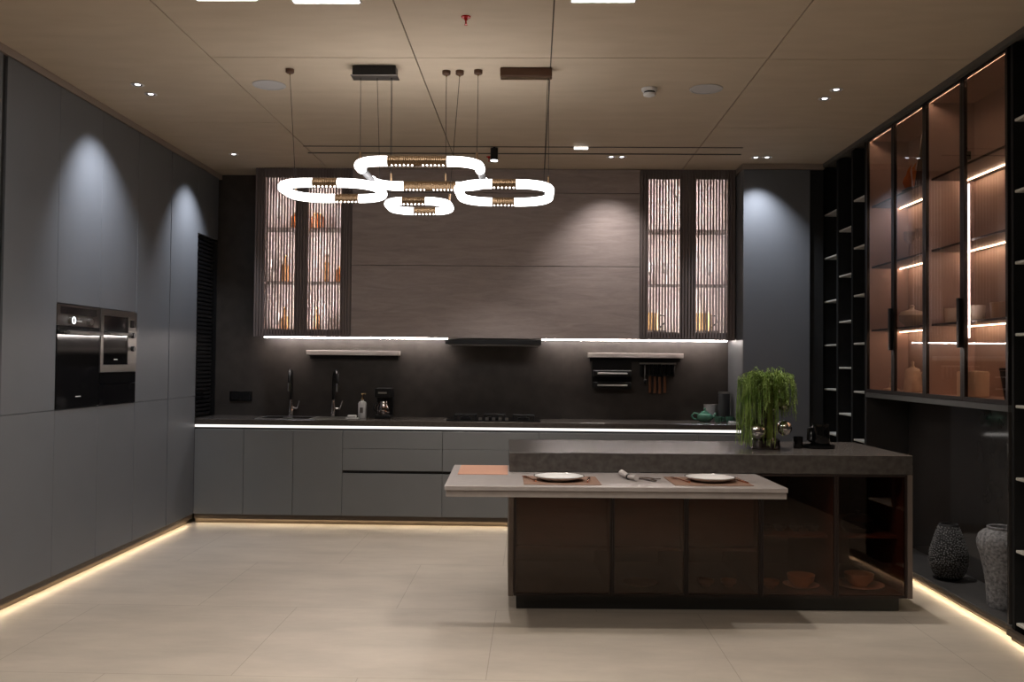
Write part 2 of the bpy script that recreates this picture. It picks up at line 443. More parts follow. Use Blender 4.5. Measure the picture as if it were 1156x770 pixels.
# ------------------------------------------------------------------ back base run
def base_unit(x0, x1, fronts, label):
    t = thing('base_cabinet', label, 'cabinet', ((x0 + x1) / 2, YB + 0.3, 0), group='grey base cabinets along the back wall')
    MB().box(x0 + 0.001, x1 - 0.001, YB + 0.026, YW - 0.01, 0.088, 0.86).build('carcass', BLACK, t)
    for z0, z1, nm in fronts:
        MB().box(x0 + 0.0017, x1 - 0.0017, YB, YB + 0.022, z0 + 0.0015, z1 - 0.0015, 0.0012).build(nm, GREYB, t)
    return t
dfr = [(0.085, 0.470, 'lower_drawer'), (0.494, 0.693, 'middle_drawer'), (0.693, 0.855, 'upper_drawer')]
X1 = XL
base_unit(X1, X1 + 0.45, [(0.085, 0.855, 'door')], 'grey one-door base cabinet in the left corner')
base_unit(X1 + 0.45, X1 + 0.90, [(0.085, 0.855, 'door')], 'grey one-door base cabinet under the left sink bowl')
base_unit(X1 + 0.90, X1 + 1.35, [(0.085, 0.855, 'door')], 'grey one-door base cabinet under the right sink bowl')
base_unit(X1 + 1.35, X1 + 2.255, dfr, 'wide grey drawer base cabinet below the coffee maker')
base_unit(X1 + 2.255, 0.055, dfr, 'wide grey drawer base cabinet below the gas hob')
base_unit(0.055, 0.973, dfr, 'wide grey drawer base cabinet partly hidden behind the island')
base_unit(0.973, 1.171, [(0.085, 0.855, 'door')], 'narrow grey pull-out base cabinet behind the island')
base_unit(1.171, 1.479, [(0.085, 0.855, 'door')], 'grey one-door base cabinet behind the dining plates')
base_unit(1.479, 1.86, [(0.085, 0.855, 'door')], 'grey one-door base cabinet beside the right tall cabinet')

wt = thing('worktop', 'long dark stone worktop along the back wall with white light strip', 'worktop', (-0.6, 8.5, ZW))
MB().box(XL + 0.001, 1.872, YB - 0.004, YW - 0.002, 0.897, ZW, 0.002).box(XL - 0.45, XL + 0.0005, YB + 0.02, YW - 0.002, 0.90, ZW).build('slab', CTOP, wt)
MB().box(XL + 0.002, 1.86, YB - 0.001, YB + 0.02, 0.873, 0.8935).build('led_strip', E_WHITE, wt)
# sink
sk = thing('sink', 'steel double-bowl sink flush with the back worktop', 'sink', (-2.15, 8.5, ZW))
s = MB()
def bowl(mb, x0, x1, y0, y1, zt, d, lip=0.012):
    t = 0.003
    mb.box(x0 - lip, x1 + lip, y0 - lip, y0, zt, zt + t).box(x0 - lip, x1 + lip, y1, y1 + lip, zt, zt + t)
    mb.box(x0 - lip, x0, y0, y1, zt, zt + t).box(x1, x1 + lip, y0, y1, zt, zt + t)
MB().box(-2.54, -2.06, 8.34, 8.72, ZW + 0.0005, ZW + 0.0015).build('left_bowl_floor', BLKG, sk)
MB().box(-2.03, -1.72, 8.34, 8.72, ZW + 0.0005, ZW + 0.0015).build('right_bowl_floor', STEELD, sk)
bowl(s, -2.54, -2.06, 8.34, 8.72, ZW + 0.0005, 0.0)
bowl(s, -2.03, -1.72, 8.34, 8.72, ZW + 0.0005, 0.0)
s.build('rim', SINKM, sk)
MB().cyl((-2.30, 8.53, ZW + 0.0015), (-2.30, 8.53, ZW + 0.005), 0.045, 24).build('drain', STEEL, sk, True)

def faucet(label):
    t = thing('faucet', label, 'faucet', (0, 0, 0))
    MB().cyl((0, 0, 0), (0, 0, 0.05), 0.028, 20).cyl((0, 0, 0.05), (0, 0, 0.16), 0.027, 20, 0.016).build('base', CHROME, t, True)
    pts = [(0, 0, 0.10), (0, 0, 0.34)]
    for k in range(1, 13):
        a = PI * k / 12
        pts.append((0.016 * (1 - math.cos(a)), -0.10 * (1 - math.cos(a)), 0.34 + 0.10 * math.sin(a)))
    pts.append((0.032, -0.20, 0.31))
    MB().tube(pts, 0.015, 12).build('spout', BLK, t, True)
    MB().cyl((0.032, -0.20, 0.325), (0.032, -0.20, 0.245), 0.019, 16).build('spray_head', CHROME, t, True)
    MB().cyl((0.02, 0, 0.075), (0.065, -0.01, 0.075), 0.012, 12).cyl((0.062, -0.01, 0.075), (0.085, -0.02, 0.15), 0.006, 10).build('lever', CHROME, t, True)
    return t
f1 = faucet('tall black faucet behind the left sink bowl')
put(f1, (-2.34, 8.79, ZW + 0.0005), 0.0)
f2 = copy_tree(f1, (-1.93, 8.79, ZW + 0.0005), 0.25, 'tall black faucet behind the right sink bowl')

# soap dispenser, sponge dish, coffee maker
so = thing('soap_dispenser', 'white soap pump bottle beside the coffee maker', 'soap bottle', (-1.615, 8.62, ZW + 0.0005))
MB().lathe([(0, 0), (0.036, 0), (0.040, 0.006), (0.040, 0.135), (0.034, 0.15), (0.014, 0.158), (0.014, 0.17), (0, 0.17)], (-1.615, 8.62, ZW + 0.0005), 28).build('bottle', WHITEP, so, True)
MB().cyl((-1.615, 8.62, ZW + 0.1705), (-1.615, 8.62, ZW + 0.19), 0.016, 16).cyl((-1.615, 8.62, ZW + 0.19), (-1.615, 8.62, ZW + 0.225), 0.005, 10).cyl((-1.625, 8.62, ZW + 0.228), (-1.575, 8.60, ZW + 0.228), 0.007, 10).build('pump', BRASS, so, True)
MB().box(-1.632, -1.602, 8.5785, 8.5798, ZW + 0.05, ZW + 0.10).build('bottle_label', STEELD, so)
sd = thing('soap_dish', 'small white soap dish in front of the soap pump bottle', 'dish', (-1.675, 8.46, ZW))
MB().box(-1.735, -1.62, 8.42, 8.50, ZW + 0.0005, ZW + 0.012, 0.004, 2).build('dish', PORC, sd)
MB().box(-1.72, -1.64, 8.43, 8.49, ZW + 0.0125, ZW + 0.036, 0.009, 3).build('soap_bar', WHITEP, sd)
cm = thing('coffee_maker', 'black drip coffee maker with glass jug on the worktop', 'coffee maker', (-1.41, 8.62, ZW))
MB().box(-1.485, -1.335, 8.52, 8.74, ZW + 0.0005, ZW + 0.035, 0.008, 2).box(-1.485, -1.335, 8.66, 8.74, ZW + 0.035, ZW + 0.20, 0.004).box(-1.485, -1.335, 8.52, 8.74, ZW + 0.20, ZW + 0.285, 0.010, 2).build('body', BLK, cm)
MB().lathe([(0, 0), (0.052, 0.0), (0.062, 0.03), (0.062, 0.07), (0.045, 0.11), (0.042, 0.125), (0.038, 0.125), (0.041, 0.11), (0.057, 0.07), (0.057, 0.03), (0, 0.012)], (-1.41, 8.588, ZW + 0.036), 28).build('jug', DCHROME, cm, True)
MB().tube([(-1.455, 8.55, ZW + 0.145), (-1.485, 8.52, ZW + 0.135), (-1.49, 8.515, ZW + 0.09), (-1.46, 8.545, ZW + 0.06)], 0.008, 8).build('jug_handle', BLK, cm, True)
MB().box(-1.45, -1.37, 8.5185, 8.5200, ZW + 0.235, ZW + 0.25).build('badge', STEEL, cm)
# sockets
st = thing('power_socket', 'black double power socket on the backsplash by the louvred shutter', 'socket', (-2.85, YW, 1.12))
MB().box(-2.96, -2.74, YW - 0.012, YW - 0.002, 1.085, 1.175, 0.002).build('plate', BLKG, st)
for x in (-2.905, -2.795):
    MB().box(x - 0.036, x + 0.036, YW - 0.015, YW - 0.0122, 1.095, 1.165, 0.003).build('socket_insert', BLK, st)
# gas hob
hb = thing('gas_hob', 'black glass gas hob with five silver knobs', 'hob', (-0.36, 8.5, ZW))
MB().box(-0.79, 0.065, 8.275, 8.79, ZW + 0.0005, ZW + 0.012, 0.003).build('glass_plate', BLKG, hb)
for (x, y, r) in ((-0.63, 8.53, 0.055), (-0.36, 8.60, 0.070), (-0.09, 8.53, 0.055)):
    b = MB().lathe([(0, 0), (r, 0), (r, 0.012), (r * 0.6, 0.014), (r * 0.6, 0.024), (0, 0.026)], (x, y, ZW + 0.0125), 24)
    b.build('burner', BLK, hb, True)
    p = MB()
    for k in range(4):
        a = PI / 4 + k * PI / 2
        p.cyl((x - 0.005 * math.cos(a), y - 0.005 * math.sin(a), ZW + 0.048), (x + 0.14 * math.cos(a), y + 0.14 * math.sin(a), ZW + 0.048), 0.006, 8)
        p.cyl((x + 0.135 * math.cos(a), y + 0.135 * math.sin(a), ZW + 0.0125), (x + 0.135 * math.cos(a), y + 0.135 * math.sin(a), ZW + 0.05), 0.006, 8)
    p.build('pan_support', BLK, hb, True)
for k in range(5):
    x = -0.48 + 0.06 * k
    MB().cyl((x, 8.325, ZW + 0.0125), (x, 8.325, ZW + 0.034), 0.0155, 18).build('knob', STEEL, hb, True)
# range hood
hd = thing('range_hood', 'slim black range hood under the wooden wall panel', 'range hood', (-0.37, 8.6, 1.66))
MB().box(-0.815, 0.068, 8.40, 8.80, 1.648, 1.690, 0.003).build('housing', BLK, hd)
MB().box(-0.79, 0.045, 8.412, 8.78, 1.636, 1.6475, 0.002).build('filter_tray', STEELD, hd)

# rail shelves and hanging things
def rail(x0, x1, label):
    t = thing('rail_shelf', label, 'shelf', ((x0 + x1) / 2, YW, 1.56), group='metal rail shelves on the backsplash')
    MB().box(x0, x1, YW - 0.105, YW - 0.002, 1.538, 1.583, 0.002).build('shelf', STEELD if False else MAT['rail_metal'], t)
    MB().box(x0 + 0.02, x1 - 0.02, YW - 0.03, YW - 0.002, 1.500, 1.5375).build('rail', BLK, t)
    return t
mat('rail_metal', (0.40, 0.37, 0.345), 0.4, 0.3)
rail(-2.192, -1.292, 'metal rail shelf above the sink')
rail(0.520, 1.430, 'metal rail shelf above the foil holder and the knives')
rk = thing('wall_mounted_roll_holder', 'black two-tier roll holder with steel cutter bars under the right rail shelf', 'roll holder', (0.755, YW, 1.37))
MB().box(0.565, 0.945, YW - 0.012, YW - 0.002, 1.245, 1.499).build('back_plate', BLK, rk)
for zz in (1.385, 1.272):
    MB().box(0.575, 0.935, YW - 0.120, YW - 0.0125, zz - 0.03, zz + 0.032, 0.006).build('tray', BLK, rk)
    MB().box(0.610, 0.895, YW - 0.132, YW - 0.1205, zz - 0.006, zz + 0.010, 0.003).build('cutter_bar', WHITEP, rk)
kr = thing('knife_rack', 'black knife rack hanging at the right end of the rail shelf', 'knife rack', (1.19, YW, 1.45))
MB().box(1.015, 1.365, YW - 0.075, YW - 0.062, 1.478, 1.494, 0.002).build('top_rod', STEEL, kr)
rb = MB().box(1.03, 1.35, YW - 0.018, YW - 0.0025, 1.36, 1.498)
rb.box(1.03, 1.35, YW - 0.075, YW - 0.0185, 1.365, 1.375)
for k in range(9):
    x = 1.035 + k * 0.0385
    rb.box(x, x + 0.003, YW - 0.070, YW - 0.019, 1.3755, 1.477)
rb.build('slotted_block', BLK, kr)
kn = thing('hanging_knife', 'leftmost brown-handled knife hanging under the knife rack', 'knife', (1.118, YW - 0.045, 1.21), group='knives in the hanging rack')
MB().prism([(-0.014, 0), (0.012, 0), (0.014, 0.03), (0.010, 0.15), (0.016, 0.158), (-0.016, 0.158), (-0.010, 0.15), (-0.012, 0.03)], -0.008, 0.008, 0.002).build('handle', KNIFEW, kn, M=Matrix.Translation((1.118, YW - 0.045, 1.205)) @ Matrix.Rotation(PI / 2, 4, 'X'))
MB().box(1.108, 1.128, YW - 0.0465, YW - 0.0435, 1.3636, 1.3646).build('bolster', STEEL, kn)
copy_tree(kn, (1.166, YW - 0.045, 1.206), 0, 'second brown-handled knife from the left under the knife rack')
copy_tree(kn, (1.213, YW - 0.045, 1.202), 0, 'third brown-handled knife from the left under the knife rack')
copy_tree(kn, (1.262, YW - 0.045, 1.2085), 0, 'rightmost brown-handled knife under the knife rack')
wh = thing('hanging_utensil', 'slim steel utensil hanging left of the knives', 'utensil', (1.065, YW - 0.09, 1.38))
MB().cyl((1.065, YW - 0.085, 1.33), (1.065, YW - 0.085, 1.44), 0.005, 10).build('handle', STEEL, wh, True)
MB().tube([(1.065, YW - 0.085, 1.44), (1.065, YW - 0.085, 1.455), (1.065, YW - 0.078, 1.465), (1.065, YW - 0.0685, 1.462)], 0.003, 8).build('hook', STEEL, wh, True)
MB().ball((1.065, YW - 0.085, 1.315), 0.016, 2, Matrix.Diagonal((0.8, 0.5, 1.6, 1))).build('head', BLK, wh, True)

# tea things
tp = thing('teapot', 'green glazed teapot at the right end of the back worktop', 'teapot', (1.61, 8.60, ZW))
T0 = Vector((1.605, 8.60, ZW + 0.0005))
MB().lathe([(0, 0), (0.045, 0), (0.066, 0.016), (0.076, 0.04), (0.070, 0.066), (0.045, 0.083), (0.03, 0.086), (0, 0.086)], T0, 32).build('body', TEA, tp, True)
MB().lathe([(0, 0.0865), (0.036, 0.0865), (0.030, 0.098), (0.010, 0.103), (0.007, 0.112), (0.012, 0.122), (0.007, 0.130), (0, 0.131)], T0, 24).build('lid', TEA, tp, True)
MB().tube([T0 + Vector(p) for p in ((-0.062, 0, 0.072), (-0.10, 0, 0.080), (-0.122, 0, 0.055), (-0.105, 0, 0.026), (-0.066, 0, 0.020))], 0.009, 10).build('handle', TEA, tp, True)
MB().tube([T0 + Vector(p) for p in ((0.062, 0, 0.035), (0.09, 0, 0.055), (0.105, 0, 0.085))], 0.012, 10, rads=[0.016, 0.012, 0.008]).build('spout', TEA, tp, True)
def cup(name, label, m, prof, cat='cup', loc=(0, 0, 0), handle=None, group=None, hm=None):
    t = thing(name, label, cat, loc, group=group)
    MB().lathe(prof, loc, 28).build('bowl', m, t, True)
    if handle:
        MB().tube([Vector(loc) + Vector(p) for p in handle], 0.005, 8).build('handle', hm or m, t, True)
    return t
cp = [(0, 0), (0.024, 0), (0.034, 0.012), (0.038, 0.055), (0.035, 0.055), (0.031, 0.014), (0, 0.007)]
hn = [(0.036, 0, 0.045), (0.056, 0, 0.042), (0.054, 0, 0.018), (0.034, 0, 0.014)]
c1 = cup('teacup', 'small green cup between the teapot and the canister', TEA, cp, loc=(1.715, 8.52, ZW + 0.0005), handle=hn, group='green teacups')
c2 = copy_tree(c1, (1.815, 8.50, ZW + 0.0005), 0.4, 'small green cup in front of the dark canister')
cup('planter_pot', 'pale grey flared pot behind the teapot', mat('pale_grey_pot', (0.42, 0.40, 0.40), 0.6), [(0, 0), (0.048, 0), (0.060, 0.05), (0.070, 0.155), (0.064, 0.155), (0.055, 0.05), (0, 0.02)], 'pot', (1.695, 8.76, ZW + 0.0005))
cn = thing('canister', 'tall dark grey canister beside the right cabinet side', 'canister', (1.765, 8.62, ZW))
mat('canister_grey', (0.09, 0.09, 0.095), 0.35, 0.5)
CN = Vector((1.795, 8.65, ZW + 0.0005))
MB().lathe([(0, 0), (0.052, 0), (0.054, 0.004), (0.054, 0.262), (0, 0.262)], CN, 32).build('body', MAT['canister_grey'], cn, True)
MB().lathe([(0, 0.2625), (0.055, 0.2625), (0.055, 0.278), (0.052, 0.28), (0, 0.28)], CN, 32).build('lid', STEEL, cn, True)
cd = thing('coaster_stack', 'small stack of white coasters at the worktop end', 'coasters', (1.838, 8.40, ZW))
MB().box(1.785, 1.865, 8.36, 8.43, ZW + 0.0005, ZW + 0.010, 0.003, 2).box(1.788, 1.862, 8.363, 8.428, ZW + 0.0105, ZW + 0.020, 0.003, 2).build('coasters', PORC, cd)

# ------------------------------------------------------------------ wall cabinets
ZU = 1.703
def slat_cabinet(x0, x1, label, wins):
    t = thing('slatted_wall_cabinet', label, 'cabinet', ((x0 + x1) / 2, YU + 0.2, ZU), group='slatted glass wall cabinets')
    c = MB()
    c.box(x0, x0 + 0.018, YU + 0.03, YW - 0.02, 1.7135, ZC - 0.004).box(x1 - 0.018, x1, YU + 0.03, YW - 0.02, 1.7135, ZC - 0.004)
    c.box(x0 + 0.018, x1 - 0.018, YU + 0.03, YW - 0.02, 1.7135, ZU + 0.02).box(x0 + 0.018, x1 - 0.018, YU + 0.03, YW - 0.02, ZC - 0.024, ZC - 0.004)
    c.build('carcass', SLAT, t)
    MB().box(x0, x1, YW - 0.019, YW - 0.003, 1.7135, ZC - 0.004).build('back_panel', SLBACK, t)
    for zz in (2.225, 2.735):
        MB().box(x0 + 0.019, x1 - 0.019, YU + 0.05, YW - 0.02, zz - 0.003, zz + 0.003).build('shelf', SLAT, t)
    xm = (x0 + x1) / 2
    for xx in (x0 + 0.030, (x0 + x1) / 2 - 0.036, (x0 + x1) / 2 + 0.026, x1 - 0.040):
        MB().box(xx, xx + 0.010, YU + 0.040, YU + 0.046, ZU + 0.05, ZC - 0.05).build('led_strip', E_CAB, t)
    for a, b, (wa, wb) in ((x0, xm, wins[0]), (xm, x1, wins[1])):
        a += 0.001; b -= 0.001
        d = MB()
        z0, z1, zb, zt = ZU + 0.002, ZC - 0.005, 1.776, 3.205
        d.box(a, wa, YU + 0.010, YU + 0.028, z0, z1).box(wb, b, YU + 0.010, YU + 0.028, z0, z1)
        d.box(wa, wb, YU + 0.010, YU + 0.028, z0, zb).box(wa, wb, YU + 0.010, YU + 0.028, zt, z1)
        do = d.build('door', SLAT, t)
        n = round((b - a) / 0.0268)
        p = (b - a) / n
        s = MB()
        for k in range(n):
            s.box(a + k * p + 0.0065, a + (k + 1) * p - 0.0065, YU - 0.004, YU + 0.0098, z0, z1)
        s.build('slat_screen', SLAT, do)
        MB().box(wa + 0.001, wb - 0.001, YU + 0.015, YU + 0.019, zb + 0.001, zt - 0.001).build('glass_pane', G_CLEAR, do)
    return t
slat_cabinet(-2.632, -1.716, 'slatted glass wall cabinet on the left, above the sink', ((-2.546, -2.236), (-2.124, -1.804)))
slat_cabinet(0.982, 1.866, 'slatted glass wall cabinet on the right, above the knives', ((1.056, 1.358), (1.492, 1.790)))
wc = thing('wall_cabinet', 'wide taupe wood wall cabinet with three stacked panels above the hob', 'cabinet', (-0.37, YU + 0.2, ZU))
MB().box(-1.713, 0.979, YU + 0.025, YW - 0.005, 1.7135, ZC - 0.004).build('carcass', BLACK, wc)
for z0, z1, nm in ((ZU, 2.382, 'lower_flap'), (2.382, 3.066, 'upper_flap'), (3.066, ZC - 0.003, 'top_panel')):
    MB().box(-1.712, 0.978, YU, YU + 0.022, z0 + 0.0025, z1 - 0.0025, 0.0012).build(nm, WOOD, wc)
ul = thing('light_strip', 'thin white light strip under the wall cabinets', 'light strip', (-0.37, 8.78, 1.69))
for a, b in ((-2.59, -0.825), (0.078, 1.835)):
    MB().box(a, b, 8.722, 8.735, 1.699, 1.7125).build('diffuser', E_UPPER, ul)

# contents of the slatted cabinets
def lathe_thing(name, label, cat, loc, parts, group=None, n=24):
    t = thing(name, label, cat, loc, group=group)
    for nm, prof, m in parts:
        MB().lathe(prof, loc, n).build(nm, m, t, True)
    return t
bot = [(0, 0), (0.034, 0), (0.036, 0.01), (0.036, 0.15), (0.026, 0.18), (0.012, 0.2), (0.012, 0.25), (0, 0.25)]
gob = [(0, 0), (0.032, 0), (0.032, 0.004), (0.004, 0.01), (0.004, 0.09), (0.03, 0.12), (0.038, 0.16), (0.032, 0.21), (0.030, 0.21), (0.035, 0.16), (0.027, 0.122), (0, 0.1)]
jar = [(0, 0), (0.055, 0), (0.058, 0.01), (0.058, 0.12), (0.045, 0.14), (0, 0.14)]
mat('amber_bottle', (0.50, 0.16, 0.05), 0.15); mat('glassware', (0.75, 0.72, 0.70), 0.08, 0.3); mat('amber_jar', (0.55, 0.27, 0.10), 0.25); mat('red_jar', (0.45, 0.10, 0.06), 0.25)
yy = 8.68
g1 = lathe_thing('goblet', 'clear goblet on the left slatted cabinet top shelf, near its left side', 'goblet', (-2.45, yy, 2.7385), [('bowl', gob, MAT['glassware'])], 'goblets in the slatted cabinets')
copy_tree(g1, (-1.86, yy, 2.7385), 0, 'clear goblet on the left slatted cabinet top shelf, near its right side')
copy_tree(g1, (-2.49, yy - 0.03, 2.2285), 0, 'clear goblet beside an amber bottle on the left slatted cabinet middle shelf')
copy_tree(g1, (-2.455, yy, 1.7245), 0, 'clear goblet on the left slatted cabinet floor, left door')
copy_tree(g1, (-1.83, yy, 1.7245), 0, 'clear goblet on the left slatted cabinet floor, right door')
copy_tree(g1, (1.10, yy, 2.2285), 0, 'clear goblet at the left on the right slatted cabinet middle shelf')
copy_tree(g1, (1.25, yy, 2.2285), 0, 'clear goblet second from left on the right slatted cabinet middle shelf')
copy_tree(g1, (1.66, yy, 2.2285), 0, 'clear goblet behind the right door of the right slatted cabinet')
j1 = lathe_thing('storage_jar', 'amber jar on the left slatted cabinet top shelf, left door', 'jar', (-2.275, yy, 2.7385), [('body', jar, MAT['amber_bottle']), ('lid', [(0, 0.1405), (0.046, 0.1405), (0.046, 0.155), (0, 0.157)], BRASS)], 'jars in the slatted cabinets')
copy_tree(j1, (-2.08, yy, 2.7385), 0, 'amber jar on the left slatted cabinet top shelf, right door')
copy_tree(j1, (-1.835, yy, 2.2285), 0, 'amber jar on the left slatted cabinet middle shelf, at the right')
b1 = lathe_thing('bottle', 'amber bottle on the left slatted cabinet middle shelf, left door', 'bottle', (-2.40, yy + 0.05, 2.2285), [('body', bot, MAT['amber_jar']), ('stopper', [(0, 0.2505), (0.014, 0.2505), (0.014, 0.27), (0, 0.272)], BRASS)], 'bottles in the slatted cabinets')
copy_tree(b1, (-1.985, yy, 2.2285), 0, 'amber bottle on the left slatted cabinet middle shelf, right door')
copy_tree(b1, (-2.38, yy, 1.7245), 0, 'amber bottle on the left slatted cabinet floor, left door')
copy_tree(b1, (-2.07, yy, 1.7245), 0, 'amber bottle on the left slatted cabinet floor, right door')
mg = thing('gold_mug', 'gold tankard with dark handle behind the left door of the right slatted cabinet', 'mug', (0, 0, 0), group='gold tankards')
MB().lathe([(0, 0), (0.072, 0), (0.072, 0.165), (0.067, 0.165), (0.067, 0.01), (0, 0.008)], (0, 0, 0), 28).build('body', GOLDB, mg, True)
MB().tube([(0.0725, 0, 0.145), (0.115, 0, 0.14), (0.122, 0, 0.08), (0.0725, 0, 0.03)], 0.007, 8).build('handle', BLK, mg, True)
put(mg, (1.125, 8.70, 1.80), 0)
mgr = thing('mug_riser', 'low dark riser under the gold tankard, left door', 'riser', (1.125, 8.7, 1.7235))
MB().box(1.04, 1.25, 8.63, 8.77, 1.7785, 1.7995).build('top', SLAT, mgr)
MB().box(1.05, 1.07, 8.64, 8.76, 1.7235, 1.778).box(1.22, 1.24, 8.64, 8.76, 1.7235, 1.778).build('sides', SLAT, mgr)
copy_tree(mg, (1.612, 8.70, 1.80), 0, 'gold tankard with dark handle behind the right door of the right slatted cabinet')
copy_tree(mgr, (1.612, 8.7, 1.7235), 0, 'low dark riser under the gold tankard, right door')
mgr['group'] = 'risers in the right slatted cabinet'

# ------------------------------------------------------------------ right tall cabinet
tr = thing('tall_cabinet', 'grey tall cabinet at the right end of the back run, lit by a spotlight', 'cabinet', (2.17, 8.5, 0))
MB().box(1.875, 1.893, YB + 0.0225, YW - 0.003, 0.088, ZT).build('side_panel', GREY, tr)
MB().box(1.894, 2.596, YB + 0.024, YW - 0.01, 0.088, ZT).build('carcass', BLACK, tr)
MB().box(1.876, 2.470, YB, YB + 0.022, 0.087, ZT, 0.0012).build('door', GREY, tr)
MB().box(1.876, 2.470, YB + 0.03, YB + 0.05, 0.001, 0.083).build('plinth', KICK, tr)

# ------------------------------------------------------------------ right side: open shelf towers
def tower(name, label, ylist, levels, x0, x1, extra=None):
    """ylist: compartments (y0, y1) near to far"""
    t = thing(name, label, 'shelf tower', (x0, (ylist[0][0] + ylist[-1][1]) / 2, 0), group='black open shelf towers')
    ya, yb = ylist[0][0] - 0.025, ylist[-1][1] + 0.025
    MB().box(x1, x1 + 0.018, ya, yb, 0.001, ZT + 0.035).build('back_panel', TOWER, t)
    edges = [ya] + [(a[1] + b[0]) / 2 for a, b in zip(ylist, ylist[1:])] + [yb]
    f = [(ya, ylist[0][0])] + [(a[1], b[0]) for a, b in zip(ylist, ylist[1:])] + [(ylist[-1][1], yb)]
    for a, b in f:
        MB().box(x0, x1 - 0.001, a, b, 0.001, ZT + 0.035).build('upright', TOWER, t)
    for (a, b), off in zip(ylist, levels):
        zz = off
        while zz < 3.0:
            MB().box(x0 + 0.006, x1 - 0.002, a + 0.001, b - 0.001, zz - 0.008, zz + 0.008, 0.004, 2).build('shelf', SHELFW, t)
            zz += 0.392
    return t
tower('shelf_tower', 'black open shelf tower between the tall grey cabinet and the glass display cabinet', [(7.297, 7.560), (7.600, 7.920), (7.970, 8.320)], [0.486, 0.287, 0.486], XR, 2.93)
tower('shelf_tower', 'black open shelf tower at the right picture edge, nearest the camera', [(4.20, 4.60), (4.65, 5.045)], [0.486, 0.094 + 0.0], XR, 2.93)

# ------------------------------------------------------------------ glass display cabinets
XB = 2.945
def hutch(y0, y1, label, vert):
    t = thing('display_cabinet', label, 'cabinet', (XR + 0.15, (y0 + y1) / 2, 1.27), group='bronze glass display cabinets')
    z0, z1 = 1.275, 3.275
    MB().box(XB, XB + 0.016, y0, y1, z0, z1).build('back_panel', HBACK, t)
    b = MB()
    b.box(XR + 0.024, XB - 0.001, y0 + 0.001, y0 + 0.018, z0, z1).box(XR + 0.024, XB - 0.001, y1 - 0.018, y1 - 0.001, z0, z1)
    b.build('side_panel', HSIDE, t)
    MB().box(XR + 0.024, XB - 0.001, y0 + 0.019, y1 - 0.019, z0, z0 + 0.022).box(XR + 0.034, XB - 0.001, y0 + 0.019, y1 - 0.019, z1 - 0.02, z1).build('top_and_floor', HSIDE, t)
    for zz in (2.74, 2.262, 1.765):
        MB().box(XR + 0.04, XB - 0.002, y0 + 0.02, y1 - 0.02, zz - 0.012, zz + 0.002).build('shelf', HFR, t)
        MB().box(XB - 0.070, XB - 0.064, y0 + 0.025, y1 - 0.025, zz - 0.0175, zz - 0.0125).build('led_strip', E_HUTCH, t)
    MB().box(XR + 0.0235, XR + 0.028, y0 + 0.03, y1 - 0.03, z1 - 0.0165, z1 - 0.011).build('led_strip', E_HUTCH, t)  # added glow strip hidden behind the top rail, brightens the upper compartment
    ym = (y0 + y1) / 2
    for k, (a, b) in enumerate(((ym, y1), (y0, ym))):
        a += 0.0015; b -= 0.0015
        d = MB(); w = 0.026
        d.box(XR, XR + 0.022, a, a + w, z0 - 0.002, z1).box(XR, XR + 0.022, b - w, b, z0 - 0.002, z1)
        d.box(XR, XR + 0.022, a + w, b - w, z0 - 0.002, z0 + w).box(XR, XR + 0.022, a + w, b - w, z1 - w, z1)
        do = d.build('glass_door', HFR, t)
        MB().box(XR + 0.008, XR + 0.013, a + w - 0.001, b - w + 0.001, z0 + w - 0.001, z1 - w + 0.001).build('glass_pane', G_BRONZE, do)
        if k == 0:
            MB().box(XR - 0.024, XR - 0.0005, ym - 0.004, ym + 0.026, 1.60, 1.905, 0.002).build('door_handle', BLK, do)
        else:
            MB().box(XR + 0.024, XR + 0.032, b - w - 0.006, b - w - 0.001, 1.66, 2.60).build('led_strip', E_HUTV, do) if vert else None
    for zz in ((2.765,) if vert else ()):
        MB().box(XR + 0.024, XR + 0.07, ym + 0.03, ym + 0.055, zz, zz + 0.05).build('hinge', BLK, t)
    return t
hutch(6.190, 7.270, 'bronze glass display cabinet holding the jug, beside the far shelf tower', False)
hutch(5.105, 6.189, 'bronze glass display cabinet holding the bowls, nearest the right edge', True)
cr = MB().box(XR - 0.002, XB + 0.015, 5.105, 7.27, 1.238, 1.272)
tag(cr.build('stone_ledge', mat('ledge_stone', (0.085, 0.083, 0.08), 0.35, var=0.1, scale=14)), 'dark stone ledge under the glass display cabinets', 'ledge')
ni = thing('niche_panelling', 'dark glossy panelling of the niche under the display cabinets', 'panelling', (XB, 6.2, 0.07))
MB().box(XB + 0.0, XB + 0.016, 5.105, 7.27, 0.078, 1.236).build('back_panel', NICHE, ni)
MB().box(XR, XB - 0.001, 7.252, 7.270, 0.078, 1.236).build('far_side_panel', NICHE, ni)
MB().box(XR, XB - 0.001, 5.106, 5.122, 0.078, 1.236).build('near_side_panel', NICHE, ni)
pf = thing('display_platform', 'low dark stone platform with warm light strip under the niche', 'platform', (2.78, 6.2, 0))
MB().box(XR, 3.19, 5.08, 7.272, 0.062, 0.076, 0.002).build('top_slab', PLATF, pf)
pf2 = thing('plinth', 'bronze plinth along the right wall with warm light strip', 'plinth', (XR, 4.5, 0))
MB().box(XR + 0.004, XR + 0.06, 5.075, 7.272, 0.034, 0.060).box(XR + 0.040, XR + 0.06, 5.075, 7.272, 0.001, 0.034).box(XR - 0.030, XR - 0.0005, 3.95, 5.0745, 0.028, 0.060).box(XR - 0.004, XR - 0.0005, 3.95, 5.0745, 0.001, 0.0275).build('plinth_board', KICK, pf2)
MB().box(XR + 0.022, XR + 0.028, 5.08, 7.27, 0.0290, 0.0337).box(XR - 0.010, XR - 0.0045, 3.95, 5.07, 0.0235, 0.0278).build('led_strip', E_WARM, pf2)

